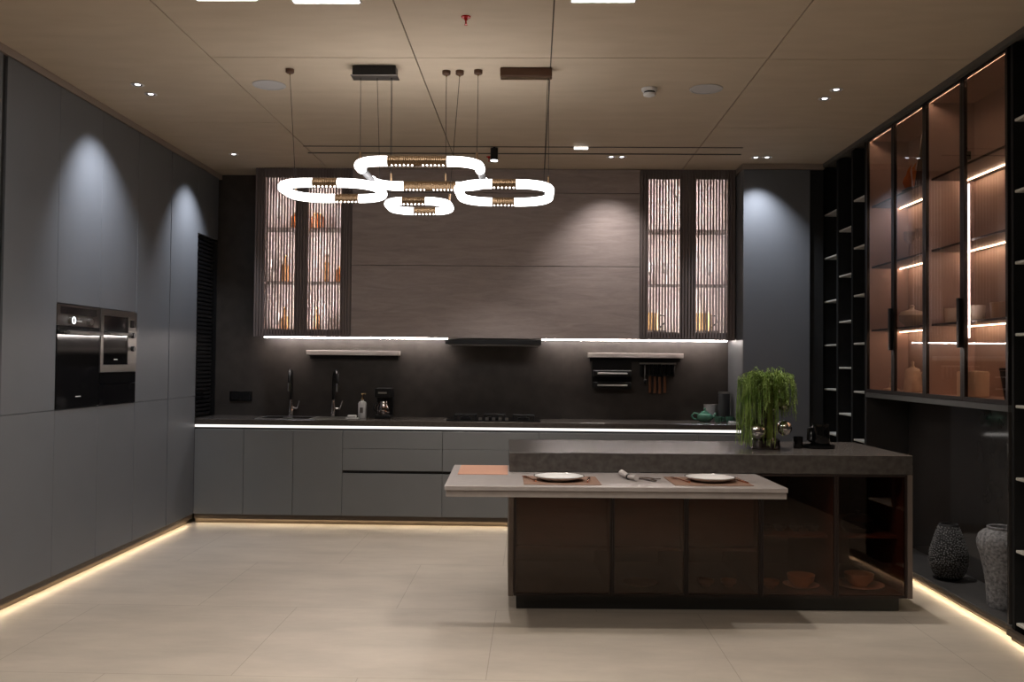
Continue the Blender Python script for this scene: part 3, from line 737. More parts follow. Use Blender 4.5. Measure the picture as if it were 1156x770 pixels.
# things in the display cabinets
def mug_like(name, label, cat, loc, prof, m, handle=None, lid=None, group=None, n=28):
    t = thing(name, label, cat, loc, group=group)
    MB().lathe(prof, loc, n).build('body', m, t, True)
    if handle: MB().tube([Vector(loc) + Vector(p) for p in handle], 0.009, 8).build('handle', m, t, True)
    if lid: MB().lathe(lid, loc, n).build('lid', m, t, True)
    return t
xh = 2.735
mug_like('lidded_jug', 'pale lidded jug with side handle on the display cabinet floor', 'jug', (xh, 6.66, 1.2985),
         [(0, 0), (0.060, 0), (0.064, 0.01), (0.056, 0.135), (0.050, 0.150), (0, 0.151)], CREAMD,
         [(0.047, -0.025, 0.135), (0.080, -0.050, 0.142), (0.092, -0.060, 0.10), (0.082, -0.052, 0.05), (0.054, -0.030, 0.030)],
         [(0, 0.1515), (0.053, 0.1515), (0.042, 0.168), (0.016, 0.178), (0.009, 0.192), (0.012, 0.210), (0.007, 0.221), (0, 0.222)])
mug_like('candle_holder', 'small pale candle holder in the far corner of the display cabinet', 'candle holder', (xh, 7.05, 1.2985),
         [(0, 0), (0.06, 0), (0.06, 0.01), (0.02, 0.02), (0.012, 0.06), (0.02, 0.075), (0.018, 0.09), (0, 0.09)], CREAMD)
tu = mug_like('sugar_bowl', 'pale lidded sugar bowl on the lowest lit shelf above the jug', 'sugar bowl', (xh + 0.02, 6.72, 1.7685),
         [(0, 0), (0.045, 0), (0.05, 0.012), (0.085, 0.045), (0.095, 0.085), (0.09, 0.087), (0, 0.087)], CREAMD, None,
         [(0, 0.0875), (0.092, 0.0875), (0.075, 0.112), (0.02, 0.128), (0.014, 0.14), (0.018, 0.152), (0.008, 0.162), (0, 0.163)])
bp = [(0, 0), (0.046, 0), (0.05, 0.006), (0.056, 0.095), (0.051, 0.095), (0.046, 0.012), (0, 0.010)]
w1 = mug_like('beige_cup', 'beige cup on the lowest lit shelf, left of its twin', 'cup', (xh, 5.72, 1.7685), bp, CREAM, group='beige cups on the lit shelf')
copy_tree(w1, (xh, 5.42, 1.7685), 0, 'beige cup on the lowest lit shelf, nearest the right edge')
w2 = copy_tree(w1, (xh, 6.02, 1.7685), 0, 'beige cup behind the door handle on the lowest lit shelf')
bb = [(0, 0), (0.085, 0), (0.09, 0.006), (0.092, 0.150), (0.085, 0.150), (0.083, 0.012), (0, 0.010)]
w3 = mug_like('cream_canister', 'cream cylinder on the display cabinet floor behind the door mullion', 'canister', (xh, 5.755, 1.2985), bb, CREAM, None, [(0, 0.1505), (0.088, 0.1505), (0.086, 0.158), (0, 0.160)])
dk = mug_like('dark_planter', 'dark tapered pot with pale rim on the display cabinet floor', 'pot', (xh, 5.245, 1.2985),
         [(0, 0), (0.06, 0), (0.085, 0.165), (0, 0.166)], BLK, None, [(0, 0.1665), (0.088, 0.1665), (0.088, 0.180), (0.02, 0.184), (0, 0.185)])
sw = thing('sword_ornament', 'amber glass flame ornament on the top shelf of the display cabinet', 'ornament', (xh, 6.6, 2.7425))
MB().lathe([(0, 0), (0.08, 0), (0.082, 0.01), (0.05, 0.03), (0, 0.032)], (xh, 6.64, 2.7435), 24).build('base', BLK, sw, True)
fl = MB()
for k in range(7):
    a = k * 0.9; r0 = 0.045
    p0 = Vector((xh + r0 * math.cos(a), 6.64 + r0 * math.sin(a), 2.776))
    hgt = 0.10 + 0.035 * (k % 3)
    fl.tube([p0, p0 + Vector((0.012 * math.cos(a), 0.012 * math.sin(a), hgt * 0.4)), p0 + Vector((-0.006, 0.008, hgt * 0.75)), p0 + Vector((0.008, -0.004, hgt))], 0.01, 8, rads=[0.014, 0.019, 0.011, 0.002])
fl.build('flames', AMBER, sw, True)
sw.name = 'flame_ornament'
vs = thing('tapered_vase', 'dark conical vase behind the amber flame ornament', 'vase', (xh, 6.48, 2.742))
MB().lathe([(0, 0), (0.085, 0), (0.09, 0.01), (0.045, 0.36), (0.040, 0.38), (0.034, 0.38), (0, 0.30)], (xh + 0.03, 6.47, 2.7435), 28).build('body', mat('smoke_brown', (0.05, 0.032, 0.024), 0.2), vs, True)
gp = [(0, 0), (0.034, 0), (0.034, 0.004), (0.005, 0.01), (0.005, 0.10), (0.035, 0.135), (0.04, 0.2), (0.037, 0.2), (0.032, 0.137), (0, 0.115)]
w4 = mug_like('wine_goblet', 'clear wine goblet on the middle shelf of the far display cabinet', 'goblet', (xh, 6.72, 2.2655), gp, G_CLEAR, group='wine goblets in the display cabinet')
copy_tree(w4, (xh + 0.02, 6.56, 2.2655), 0, 'clear wine goblet next to the first on the middle display shelf')

# vases in the niche
v1 = thing('pebbled_vase', 'dark pebble-textured vase in the niche, left of the big grey vase', 'vase', (2.765, 6.16, 0.078))
pv = [(0, 0), (0.060, 0.0), (0.075, 0.008), (0.105, 0.06), (0.118, 0.12), (0.114, 0.18), (0.096, 0.25), (0.075, 0.31), (0.062, 0.345), (0.060, 0.362), (0.052, 0.362), (0.054, 0.34), (0.08, 0.25), (0, 0.10)]
MB().lathe(pv, (2.765, 6.16, 0.078), 48).build('body', VASED, v1, True)
pb = MB()
out = pv[2:10]
rnd = random.Random(3)
def prof_r(z):
    for (r0, z0), (r1, z1) in zip(out, out[1:]):
        if z0 <= z <= z1: return r0 + (r1 - r0) * (z - z0) / (z1 - z0)
    return out[-1][0]
placed = []
for tries in range(9000):
    z = 0.02 + 0.325 * rnd.random(); a = rnd.random() * 2 * PI; r = prof_r(z)
    p = Vector((r * math.cos(a), r * math.sin(a), z))
    if all((p - q).length > 0.0118 for q in placed):
        placed.append(p)
        pb.ball(Vector((2.765, 6.16, 0.078)) + p, 0.0045 + 0.0025 * rnd.random(), 1)
o = pb.build('pebbles', PEB, v1, True); o['kind'] = 'stuff'
v2 = thing('stone_vase', 'large speckled grey vase with wide shoulder at the right of the niche', 'vase', (2.76, 5.46, 0.078))
MB().lathe([(0, 0), (0.082, 0.0), (0.086, 0.012), (0.088, 0.08), (0.098, 0.18), (0.118, 0.28), (0.138, 0.35), (0.141, 0.385), (0.130, 0.42), (0.105, 0.445), (0.083, 0.455), (0.086, 0.468), (0.080, 0.472), (0.072, 0.466), (0.07, 0.44), (0.12, 0.38), (0.08, 0.2), (0, 0.05)], (2.765, 5.46, 0.0775), 56).build('body', VASEG, v2, True)

# ------------------------------------------------------------------ island (slightly turned)
IR = R(1.9)
IM = Matrix.Translation((-0.14, 5.49, 0)) @ Matrix.Rotation(IR, 4, 'Z')
def IP(x, y, z=0): return IM @ Vector((x, y, z))
def ithing(name, label, cat, x, y, z, group=None):
    p = IP(x, y, z)
    return thing(name, label, cat, p, IR, group)
LEN, DEP = 2.43, 0.93
ZI = 0.945
it = ithing('island_worktop', 'thick dark stone top of the kitchen island', 'worktop', LEN / 2, DEP / 2, 0.83)
MB().box(0, LEN, 0, DEP, 0.83, ZI, 0.003).build('slab', ITOP, it, M=IM)
k = MB().box(0.05, LEN - 0.06, 0.06, DEP - 0.06, 0.001, 0.086)
tag(k.build('island_plinth', KICKD, M=IM), 'black recessed plinth under the island', 'plinth')
cuts = [0.031, 0.622, 1.067, 1.517, 1.970, LEN - 0.031]
names = ['glass-front island cabinet at the left end, under the long placemat side', 'glass-front island cabinet second from the left', 'glass-front island cabinet in the middle, under the right plate',
         'glass-front island cabinet with two pale bowls, second from the right', 'glass-front island cabinet at the right end with a bowl on a plate']
for i, (a, b) in enumerate(zip(cuts, cuts[1:])):
    zt = 0.764 if i < 3 else 0.828
    t = ithing('island_cabinet', names[i], 'cabinet', (a + b) / 2, DEP / 2, 0.09, 'glass-front island cabinets')
    c = MB()
    a += 0.001; b -= 0.001
    c.box(a, a + 0.016, 0.03, DEP - 0.03, 0.09, zt).box(b - 0.016, b, 0.03, DEP - 0.03, 0.09, zt)
    c.box(a + 0.016, b - 0.016, 0.03, DEP - 0.03, 0.09, 0.108).box(a + 0.016, b - 0.016, 0.03, DEP - 0.03, zt - 0.016, zt)
    c.box(a + 0.016, b - 0.016, DEP - 0.046, DEP - 0.03, 0.108, zt - 0.016)
    c.build('carcass', ISLW, t, M=IM)
    if i < 3:
        MB().box(a + 0.02, b - 0.02, 0.10, 0.118, 0.375, zt - 0.03).build('upper_drawer', ISLW, t, M=IM)
        MB().box(a + 0.018, b - 0.018, 0.06, DEP - 0.06, 0.352, 0.370).build('shelf', ISLW, t, M=IM)
    else:
        MB().box(a + 0.018, b - 0.018, 0.10, DEP - 0.06, 0.430, 0.446).build('shelf', ISLW, t, M=IM)
    w = 0.013
    d = MB()
    d.box(a, a + w, 0.004, 0.026, 0.09, zt).box(b - w, b, 0.004, 0.026, 0.09, zt)
    d.box(a + w, b - w, 0.004, 0.026, 0.09, 0.09 + w).box(a + w, b - w, 0.004, 0.026, zt - w, zt)
    do = d.build('door_frame', BRFR, t, M=IM)
    MB().box(a + w - 0.001, b - w + 0.001, 0.010, 0.015, 0.09 + w - 0.001, zt - w + 0.001).build('glass_pane', G_SMOKE, do, M=IM)
    if i in (0, 4):
        x = 0.0 if i == 0 else LEN - 0.03
        MB().box(x, x + 0.030, 0.003, DEP - 0.004, 0.088, 0.765 if i == 0 else 0.828, 0.0015).build('end_panel', PANELI, t, M=IM)
MAT['bowl'] = mat('ochre_bowl', (0.80, 0.62, 0.36), 0.35)
def ibowl(name, label, x, y, z, r, m, saucer=False, group=None, cat='bowl'):
    p = IP(x, y, z)
    t = thing(name, label, cat, p, 0, group)
    MB().lathe([(0, 0), (r * 0.5, 0), (r * 0.55, 0.008), (r * 0.92, r * 0.45), (r, r * 0.85), (r * 0.94, r * 0.85), (r * 0.85, r * 0.45), (0, 0.014)], p, 28).build('bowl', m, t, True)
    return t
def iplate(label, x, y, z, r, group=None):
    p = IP(x, y, z)
    return tag(MB().lathe([(0, 0), (r * 0.6, 0), (r, 0.016), (r, 0.019), (r * 0.6, 0.005), (0, 0.005)], p, 36).build('plate', CREAMD, smooth=True), label, 'plate', group)
ibowl('bowl', 'small pale bowl at the left behind the second glass door from the right', 1.62, 0.17, 0.1085, 0.055, CREAM, group='bowls inside the island')
iplate('pale plate under the larger bowl behind the second glass door from the right', 1.82, 0.2, 0.1085, 0.11, 'plates inside the island')
ibowl('bowl', 'larger pale bowl behind the second glass door from the right', 1.82, 0.20, 0.1140, 0.085, MAT['bowl'], group='bowls inside the island')
iplate('wide pale plate behind the rightmost island glass door', 2.19, 0.22, 0.1085, 0.15, 'plates inside the island')
ibowl('bowl', 'pale bowl on the wide plate behind the rightmost island glass door', 2.19, 0.22, 0.1140, 0.09, MAT['bowl'], group='bowls inside the island')
for k, (x, l) in enumerate(((1.23, 'left'), (1.37, 'right'))):
    ibowl('cup', '%s pale cup behind the middle island glass door' % l, x, 0.20, 0.1085, 0.05, CREAM, cat='cup', group='cups inside the island')
iplate('pale plate behind the second island glass door from the left', 0.82, 0.22, 0.1085, 0.11, 'plates inside the island')
for k, (x, l) in enumerate(((1.60, 'leftmost'), (1.70, 'second'), (1.80, 'third'), (1.90, 'rightmost'))):
    ibowl('cup', '%s of four dark cups on the upper shelf of the island' % l, x, 0.24, 0.4465, 0.042, mat('dark_cup', (0.05, 0.05, 0.05), 0.3) if k == 0 else MAT['dark_cup'], cat='cup', group='dark cups on the island shelf')
pt = thing('serving_pot', 'dark lidded pot on the shelf behind the rightmost island glass door', 'pot', IP(2.19, 0.24, 0.4465), 0)
p = IP(2.19, 0.24, 0.4465)
MB().lathe([(0, 0), (0.08, 0), (0.10, 0.03), (0.095, 0.075), (0, 0.076)], p, 28).build('body', BLK, pt, True)
MB().lathe([(0, 0.0765), (0.096, 0.0765), (0.06, 0.105), (0.012, 0.112), (0.016, 0.13), (0, 0.132)], p, 28).build('lid', STEELD, pt, True)

# extension table
tb = ithing('extension_table', 'pale stone pull-out table sliding from under the island top', 'table', 0.6, -0.2, 0.77)
MB().box(-0.348, 1.482, -0.625, 0.36, 0.802, 0.828, 0.003).build('top_slab', TBL, tb, M=IM)
MB().box(-0.341, 1.476, -0.618, 0.34, 0.768, 0.8005, 0.002).build('under_slab', TBL, tb, M=IM)
ZTB = 0.8285
def placemat(cx, cy, w, d, m, label, name='placemat'):
    b = MB().box(cx - w / 2, cx + w / 2, cy - d / 2, cy + d / 2, ZTB, ZTB + 0.003, 0.001)
    return tag(b.build(name, m, M=IM), label, 'placemat', 'placemats on the table')
placemat(0.285, -0.385, 0.42, 0.36, MATBR, 'brown woven placemat under the left plate')
placemat(1.105, -0.375, 0.43, 0.36, MATBR, 'brown woven placemat under the right plate')
placemat(-0.155, 0.09, 0.295, 0.47, MATOR, 'terracotta placemat on the table wing left of the island')
def plate(cx, cy, label):
    p = IP(cx, cy, ZTB + 0.0035)
    t = thing('dinner_plate', label, 'plate', p, 0, 'white dinner plates')
    MB().lathe([(0, 0), (0.085, 0), (0.09, 0.003), (0.138, 0.021), (0.140, 0.024), (0.136, 0.0245), (0.088, 0.007), (0, 0.006)], p, 48).build('dish', PORC, t, True)
    MB().lathe([(0.1395, 0.0235), (0.1415, 0.0245), (0.1415, 0.0255), (0.137, 0.0255), (0.1365, 0.0248)], p, 48).build('rim_line', DCHROME, t, True)
    return t
plate(0.275, -0.385, 'white dinner plate on the left placemat')
plate(1.120, -0.375, 'white dinner plate on the right placemat')
def fork_mesh(t, z):
    MB().tube([(0, -0.10, z + 0.004), (0, -0.03, z + 0.006), (0, 0.035, z + 0.010), (0, 0.055, z + 0.008)], 0.004, 8, rads=[0.006, 0.004, 0.0032, 0.005]).build('handle', COPPER, t, True)
    b = MB().box(-0.012, 0.012, 0.05, 0.065, z + 0.006, z + 0.009, 0.001)
    for k in range(4):
        b.box(-0.0115 + k * 0.0066, -0.0085 + k * 0.0066, 0.065, 0.105, z + 0.006, z + 0.009)
    b.build('tines', COPPER, t)
def knife_mesh(t, z):
    MB().tube([(0, -0.11, z + 0.005), (0, -0.05, z + 0.006), (0, 0.0, z + 0.005)], 0.005, 8, rads=[0.0045, 0.007, 0.005]).build('handle', COPPER, t, True)
    MB().prism([(-0.005, 0.0), (0.005, 0.0), (0.008, 0.05), (0.006, 0.09), (0.0, 0.105), (-0.005, 0.09)], z + 0.004, z + 0.0055).build('blade', COPPER, t)
fk = thing('fork', 'rose-gold fork left of the left plate', 'fork', (0, 0, 0), group='rose-gold forks')
fork_mesh(fk, 0)
put(fk, IP(0.112, -0.375, ZTB + 0.0032), R(18) + IR)
copy_tree(fk, IP(0.955, -0.365, ZTB + 0.0032), R(20) + IR, 'rose-gold fork left of the right plate')
kf = thing('table_knife', 'rose-gold knife right of the left plate', 'knife', (0, 0, 0), group='rose-gold knives')
knife_mesh(kf, 0)
put(kf, IP(0.440, -0.38, ZTB + 0.0032), R(-8) + IR)
copy_tree(kf, IP(1.285, -0.37, ZTB + 0.0032), R(12) + IR, 'rose-gold knife right of the right plate')
nk = thing('napkin', 'rolled pale napkin with a dark ring between the two plates', 'napkin', IP(0.66, -0.33, ZTB), 0)
npts = [IP(0.645, -0.22, ZTB + 0.026), IP(0.66, -0.27, ZTB + 0.022), IP(0.672, -0.31, ZTB + 0.016), IP(0.69, -0.36, ZTB + 0.018), IP(0.705, -0.40, ZTB + 0.022)]
MB().tube(npts, 0.02, 14, rads=[0.019, 0.016, 0.012, 0.013, 0.016]).build('cloth', LINEN, nk, True)
MB().tube([npts[2] + Vector((0.0, 0.012, 0)), npts[2] - Vector((0.0, 0.012, 0))], 0.0155, 14).build('ring', BLK, nk, True)
sp = thing('spoon', 'dark dessert spoon lying right of the rolled napkin', 'spoon', IP(0.76, -0.35, ZTB), 0)
q = [IP(0.715, -0.30, ZTB + 0.004), IP(0.75, -0.34, ZTB + 0.006), IP(0.785, -0.38, ZTB + 0.004)]
MB().tube(q, 0.004, 8).build('handle', DCHROME, sp, True)
MB().ball(IP(0.80, -0.395, ZTB + 0.006), 0.018, 2, Matrix.Rotation(R(-50), 4, 'Z') @ Matrix.Diagonal((1.4, 0.9, 0.3, 1))).build('bowl', DCHROME, sp, True)
sp2 = thing('fork', 'dark dessert fork lying right of the rolled napkin, behind the spoon', 'fork', IP(0.80, -0.28, ZTB), 0)
q = [IP(0.73, -0.25, ZTB + 0.004), IP(0.78, -0.28, ZTB + 0.006), IP(0.82, -0.30, ZTB + 0.004)]
MB().tube(q, 0.004, 8).build('handle', DCHROME, sp2, True)
b = MB()
for k in range(3):
    b.cyl(IP(0.822, -0.306 + k * 0.006, ZTB + 0.004), IP(0.855, -0.322 + k * 0.007, ZTB + 0.006), 0.0016, 6)
b.build('tines', DCHROME, sp2, True)

# plant in chrome vase
PB = Vector((1.500, 5.945, ZI + 0.0005))
pv_ = thing('trailing_plant', 'feathery green trailing plant in a smoked chrome ball vase on the island', 'plant', PB, 0)
vz = MB().lathe([(0, 0), (0.088, 0), (0.094, 0.008), (0.092, 0.055), (0.060, 0.075), (0.055, 0.11), (0.058, 0.20), (0.055, 0.30), (0.062, 0.40), (0.055, 0.40), (0.05, 0.30), (0, 0.28)], PB, 40)
vz.build('vase', DCHROME, pv_, True)
for (dx, dy, dz, r) in ((-0.070, -0.085, 0.115, 0.050), (0.110, -0.04, 0.135, 0.048), (0.11, -0.02, 0.28, 0.040), (-0.09, 0.05, 0.16, 0.042), (0.01, -0.085, 0.045, 0.030)):
    MB().ball(PB + Vector((dx, dy, dz)), r, 4).build('ball', CHROME if dz > 0.1 and r > 0.045 else DCHROME, pv_, True)
MB().tube([PB + Vector((0.025 + 0.055 * math.sin(a) , -0.075 , 0.33 + 0.075 * math.cos(a))) for a in [PI * k / 14 for k in range(-2, 15)]], 0.008, 10).build('loop', CHROME, pv_, True)
MB().lathe([(0, 0), (0.05, 0), (0.048, 0.01), (0, 0.012)], PB + Vector((0, 0, 0.385)), 20).build('soil', BLACK, pv_, True)
def strands(seed, n, m, nm, rmin, rmax, lens, pref=None):
    rnd = random.Random(seed)
    bm = bmesh.new()
    for i in range(n):
        a = rnd.random() * 2 * PI if pref is None else rnd.choice(pref) + rnd.gauss(0, 0.28)
        reach = rnd.uniform(rmin, rmax)
        L = rnd.uniform(*lens)
        h0 = rnd.uniform(0.03, 0.135) * (1.15 - 0.5 * reach / rmax)
        pts = []
        st = Vector((rnd.uniform(-0.035, 0.035) + 0.03, rnd.uniform(-0.035, 0.035), 0.39))
        wob = rnd.uniform(-0.02, 0.02); ph = rnd.random() * 6
        S = 22
        for k in range(S + 1):
            u = k / S
            out_ = reach * min(1, (u / 0.35)) ** 0.75 if u < 0.35 else reach + 0.02 * math.sin(ph + u * 5) * (u - 0.35)
            if u < 0.35: zz = h0 * math.sin(u / 0.35 * PI * 0.62) / math.sin(PI * 0.62) * 1.0
            else: zz = h0 - (u - 0.35) / 0.65 * L
            p = st + Vector((math.cos(a) * out_ + wob * u, math.sin(a) * out_ + 0.01 * math.sin(ph + 7 * u), zz))
            if p.z < 0.012: break
            pts.append(p)
        for k in range(len(pts) - 1):
            p, q = pts[k], pts[k + 1]
            d = (q - p)
            for e in range(4):
                b0 = p + d * (e / 4)
                ang = rnd.random() * 2 * PI
                side = Vector((math.cos(ang), math.sin(ang), rnd.uniform(-0.7, 0.35)))
                tip = b0 + side * rnd.uniform(0.010, 0.024)
                w = Vector((-side.y, side.x, 0)).normalized() * 0.0022
                f = [bm.verts.new(PB + v) for v in (b0 - w, tip, b0 + w)]
                bm.faces.new(f)
            w = Vector((-d.y, d.x, 0)); w = (w.normalized() if w.length > 1e-6 else Vector((1, 0, 0))) * 0.0018
            f = [bm.verts.new(PB + v) for v in (p - w, p + w, q + w, q - w)]
            bm.faces.new(f)
            w2 = Vector((0.0013, 0.0013, 0)) if abs(w.x) > abs(w.y) else Vector((0.0018, 0, 0))
            f = [bm.verts.new(PB + v) for v in (p - w2, p + w2, q + w2, q - w2)]
            bm.faces.new(f)
    mb = MB(); mb.bm.free(); mb.bm = bm
    return mb.build(nm, m, pv_)
strands(1, 230, LEAF, 'foliage', 0.05, 0.175, (0.10, 0.26))
strands(2, 60, LEAF, 'left_trail', 0.13, 0.185, (0.34, 0.60), [PI * 1.05, PI * 1.12, PI * 0.95])
strands(3, 22, LEAFD, 'front_trail', 0.075, 0.11, (0.34, 0.62), [PI * 1.5, PI * 1.46])

# kettle tray
kt = thing('carafe_tray', 'black tray on the island holding the dark carafe', 'tray', IP(1.99, 0.42, ZI), IR)
KP = IP(2.015, 0.45, ZI + 0.0005)
MB().lathe([(0, 0), (0.10, 0), (0.104, 0.004), (0.104, 0.022), (0.100, 0.022), (0.098, 0.008), (0, 0.007)], KP, 40, Matrix.Diagonal((1.0, 0.8, 1, 1))).build('tray', BLKG, kt, True)
ck = thing('carafe', 'dark smoked cylinder carafe on the black tray', 'carafe', KP + Vector((0, 0, 0.008)), 0)
KQ = KP + Vector((0.010, 0, 0.0082))
MB().lathe([(0, 0), (0.058, 0), (0.062, 0.006), (0.058, 0.135), (0.054, 0.148), (0, 0.149)], KQ, 36).build('body', mat('smoked_gloss', (0.06, 0.06, 0.06), 0.1, 0.9), ck, True)
MB().tube([KQ + Vector(p) for p in ((-0.055, -0.01, 0.125), (-0.080, -0.012, 0.118), (-0.083, -0.012, 0.045), (-0.058, -0.01, 0.035))], 0.008, 10).build('handle', BLK, ck, True)
cu2 = cup('black_cup', 'small black cup on the left of the carafe tray', BLKG, [(0, 0), (0.026, 0), (0.030, 0.006), (0.032, 0.075), (0.028, 0.075), (0.026, 0.008), (0, 0.007)], loc=KP + Vector((-0.139, -0.02, 0.0)))

# ------------------------------------------------------------------ ring pendants
def ring_path(W, D, r, step=0.012):
    w, d = W / 2, D / 2
    pts = []
    def seg(a, b):
        a = Vector(a); b = Vector(b); n = max(1, int((b - a).length / step))
        for k in range(n): pts.append(a.lerp(b, k / n))
    def arc(cx, cy, a0):
        n = max(6, int(r * PI / 2 / step))
        for k in range(n):
            a = a0 + PI / 2 * k / n
            pts.append(Vector((cx + r * math.cos(a), cy + r * math.sin(a), 0)))
    seg((0, -d, 0), (w - r, -d, 0)); arc(w - r, -d + r, -PI / 2)
    seg((w, -d + r, 0), (w, d - r, 0)); arc(w - r, d - r, 0)
    seg((w - r, d, 0), (-w + r, d, 0)); arc(-w + r, d - r, PI / 2)
    seg((-w, d - r, 0), (-w, -d + r, 0)); arc(-w + r, -d + r, PI)
    seg((-w + r, -d, 0), (0, -d, 0))
    return pts
def pendant(label, c, W, D, r, tr, nlen, clen, hangs, double=False, noff=0.0, foff=0.0):
    """W, D centre-line size; nlen sleeve length; clen chrome joint length; hangs (x, y) on ring -> ceiling (X, Y, ztop)"""
    t = thing('ring_pendant', label, 'pendant lamp', c, 0, 'ring pendant lamps')
    C = Vector(c)
    pts = [p + C for p in ring_path(W, D, r)]
    # split by kind
    def kind(p):
        q = p - C
        if abs(q.y + D / 2) < 0.004 and abs(q.x - noff) < nlen / 2: return 'N'
        if abs(q.y - D / 2) < 0.004 and abs(q.x - foff) < nlen / 2: return 'F'
        if abs(abs(q.x) - W / 2) < 0.02 and abs(q.y - 0.02) < clen / 2: return 'C'
        return 'W'
    ks = [kind(p) for p in pts]
    N = len(pts)
    s0 = next(i for i in range(N) if ks[i] != ks[i - 1])
    i = s0; runs = []
    while i < s0 + N:
        j = i
        while j < s0 + N and ks[j % N] == ks[i % N]: j += 1
        runs.append((ks[i % N], [pts[k % N] for k in range(i, j + 1)]))
        i = j
    for kd, pp in runs:
        if kd == 'W':
            MB().tube(pp, tr, 14).build('light_tube', E_RING, t, True)
        elif kd == 'C':
            MB().tube(pp, tr * 0.72, 14).build('chrome_joint', MAT['joint_metal'], t, True)
        else:
            # ribbed sleeve
            L = (pp[-1] - pp[0]).length; d = (pp[-1] - pp[0]).normalized()
            n = max(8, int(L / 0.006)); ribs = []; rr = []
            for k in range(n + 1):
                ribs.append(pp[0] + d * (L * k / n)); rr.append(tr * (1.12 if k % 2 else 1.06))
            sl = MB().tube(ribs, tr, 20, rads=rr).build('bronze_sleeve', BRONZE, t, False)
            dots = MB()
            nd = 6
            spans = [(0.08, 0.42), (0.60, 0.94)] if double else [(0.10, 0.90)]
            sgn = -1 if kd == 'N' else -1
            for (u0, u1) in spans:
                for k in range(nd):
                    p = pp[0] + d * (L * (u0 + (u1 - u0) * k / (nd - 1)))
                    dots.ball(p + Vector((0, sgn * tr * 0.55, -tr * 0.86)), 0.0062, 1)
            dots.build('led_dots', E_DOT, sl, True)
    for (x, y, X, Y, zt, grip) in hangs:
        a = C + Vector((x, y, tr)); b = Vector((X, Y, zt))
        MB().cyl(a, b, 0.0016, 6).build('cable', BLK, t)
        if grip:
            d = (b - a).normalized()
            MB().cyl(a, a + d * 0.055, 0.0065, 12).build('cable_grip', BRONZE, t, True)
    return t
zcan = ZC - 0.06
pendant('largest glowing ring pendant, in the middle behind the others', (-0.674, 5.50, 2.618), 0.700, 0.735, 0.15, 0.0290, 0.345, 0.33,
        [(-0.335, -0.283, -1.080, 5.565, zcan, True), (0.338, -0.275, -0.359, 5.62, ZC - 0.03, True), (-0.256, 0.3565, -0.885, 5.565, zcan, True), (0.095, 0.3675, -0.558, 5.634, ZC - 0.03, True)], True)
pendant('left glowing ring pendant, in front of the slatted cabinet', (-1.246, 5.60, 2.534), 0.585, 0.515, 0.185, 0.027, 0.155, 0.05,
        [(-0.269, 0.13, -1.530, 5.605, ZC - 0.03, True), (0.268, 0.13, -0.978, 5.565, zcan, False)], False, 0.0, 0.04)
pendant('right glowing ring pendant, nearest the right side', (-0.187, 5.60, 2.524), 0.550, 0.60, 0.185, 0.027, 0.150, 0.05,
        [(0.267, -0.13, 0.078, 5.60, ZC - 0.055, True), (0.24, 0.19, 0.072, 5.61, ZC - 0.055, False)], False, 0.0, -0.01)
pendant('smallest glowing ring pendant, hanging lowest in the middle', (-0.712, 5.60, 2.442), 0.366, 0.366, 0.125, 0.0235, 0.142, 0.04,
        [(0.183, 0.0, -0.475, 5.634, ZC - 0.03, True), (-0.183, 0.0, -0.89, 5.56, zcan, False)], False, -0.02, 0.022)
cn1 = thing('ceiling_canopy', 'black oblong ceiling canopy above the ring pendants', 'canopy', (-0.99, 5.565, ZC), 0)
MB().box(-1.125, -0.857, 5.52, 5.61, ZC - 0.060, ZC - 0.001, 0.006, 2).build('housing', BLK, cn1)
MB().box(-1.135, -0.847, 5.512, 5.618, ZC - 0.0675, ZC - 0.0605, 0.003).build('lip', STEELD, cn1)
cn2 = thing('ceiling_canopy', 'brown oblong ceiling canopy at the right of the hanging cables', 'canopy', (-0.06, 5.60, ZC), 0)
MB().box(-0.221, 0.098, 5.56, 5.64, ZC - 0.055, ZC - 0.001, 0.006, 2).build('housing', BRONZED, cn2)
MB().box(-0.211, 0.088, 5.57, 5.63, ZC - 0.0575, ZC - 0.0555).build('bottom_plate', BRONZE, cn2)
ca = thing('cable_anchor', 'small bronze ceiling anchor above the left ring', 'cable anchor', (-1.53, 5.605, ZC), 0, 'ceiling cable anchors')
MB().lathe([(0, -0.001), (0.026, -0.001), (0.026, -0.022), (0.018, -0.028), (0, -0.028)], (-1.53, 5.605, ZC), 24).build('cup', BRONZED, ca, True)
MB().cyl((-1.53, 5.605, ZC - 0.0285), (-1.53, 5.605, ZC - 0.036), 0.005, 10).build('nipple', BRASS, ca, True)
copy_tree(ca, (-0.558, 5.634, ZC), 0, 'small bronze ceiling anchor, left of the row of three')
copy_tree(ca, (-0.475, 5.634, ZC), 0, 'small bronze ceiling anchor, middle of the row of three')
copy_tree(ca, (-0.359, 5.62, ZC), 0, 'small bronze ceiling anchor, right of the row of three')

# ------------------------------------------------------------------ ceiling fittings
plabels = ['dimmer square ceiling light at the top left edge', 'square ceiling light at the top edge, left of the seam', 'square ceiling light at the top edge, right of the seam']
for (x, y, hw), lb in zip(PANELS, plabels):
    t = thing('ceiling_light', lb, 'ceiling light', (x, y, ZC), 0, 'square ceiling lights')
    f = MB()
    f.box(x - hw - 0.008, x + hw + 0.008, y - hw - 0.008, y - hw, ZC - 0.010, ZC - 0.001).box(x - hw - 0.008, x + hw + 0.008, y + hw, y + hw + 0.008, ZC - 0.010, ZC - 0.001)
    f.box(x - hw - 0.008, x - hw, y - hw, y + hw, ZC - 0.010, ZC - 0.001).box(x + hw, x + hw + 0.008, y - hw, y + hw, ZC - 0.010, ZC - 0.001)
    f.build('frame', WHITEP, t)
    MB().box(x - hw + 0.0005, x + hw - 0.0005, y - hw + 0.0005, y + hw - 0.0005, ZC - 0.007, ZC - 0.002).build('diffuser', E_PANEL, t)
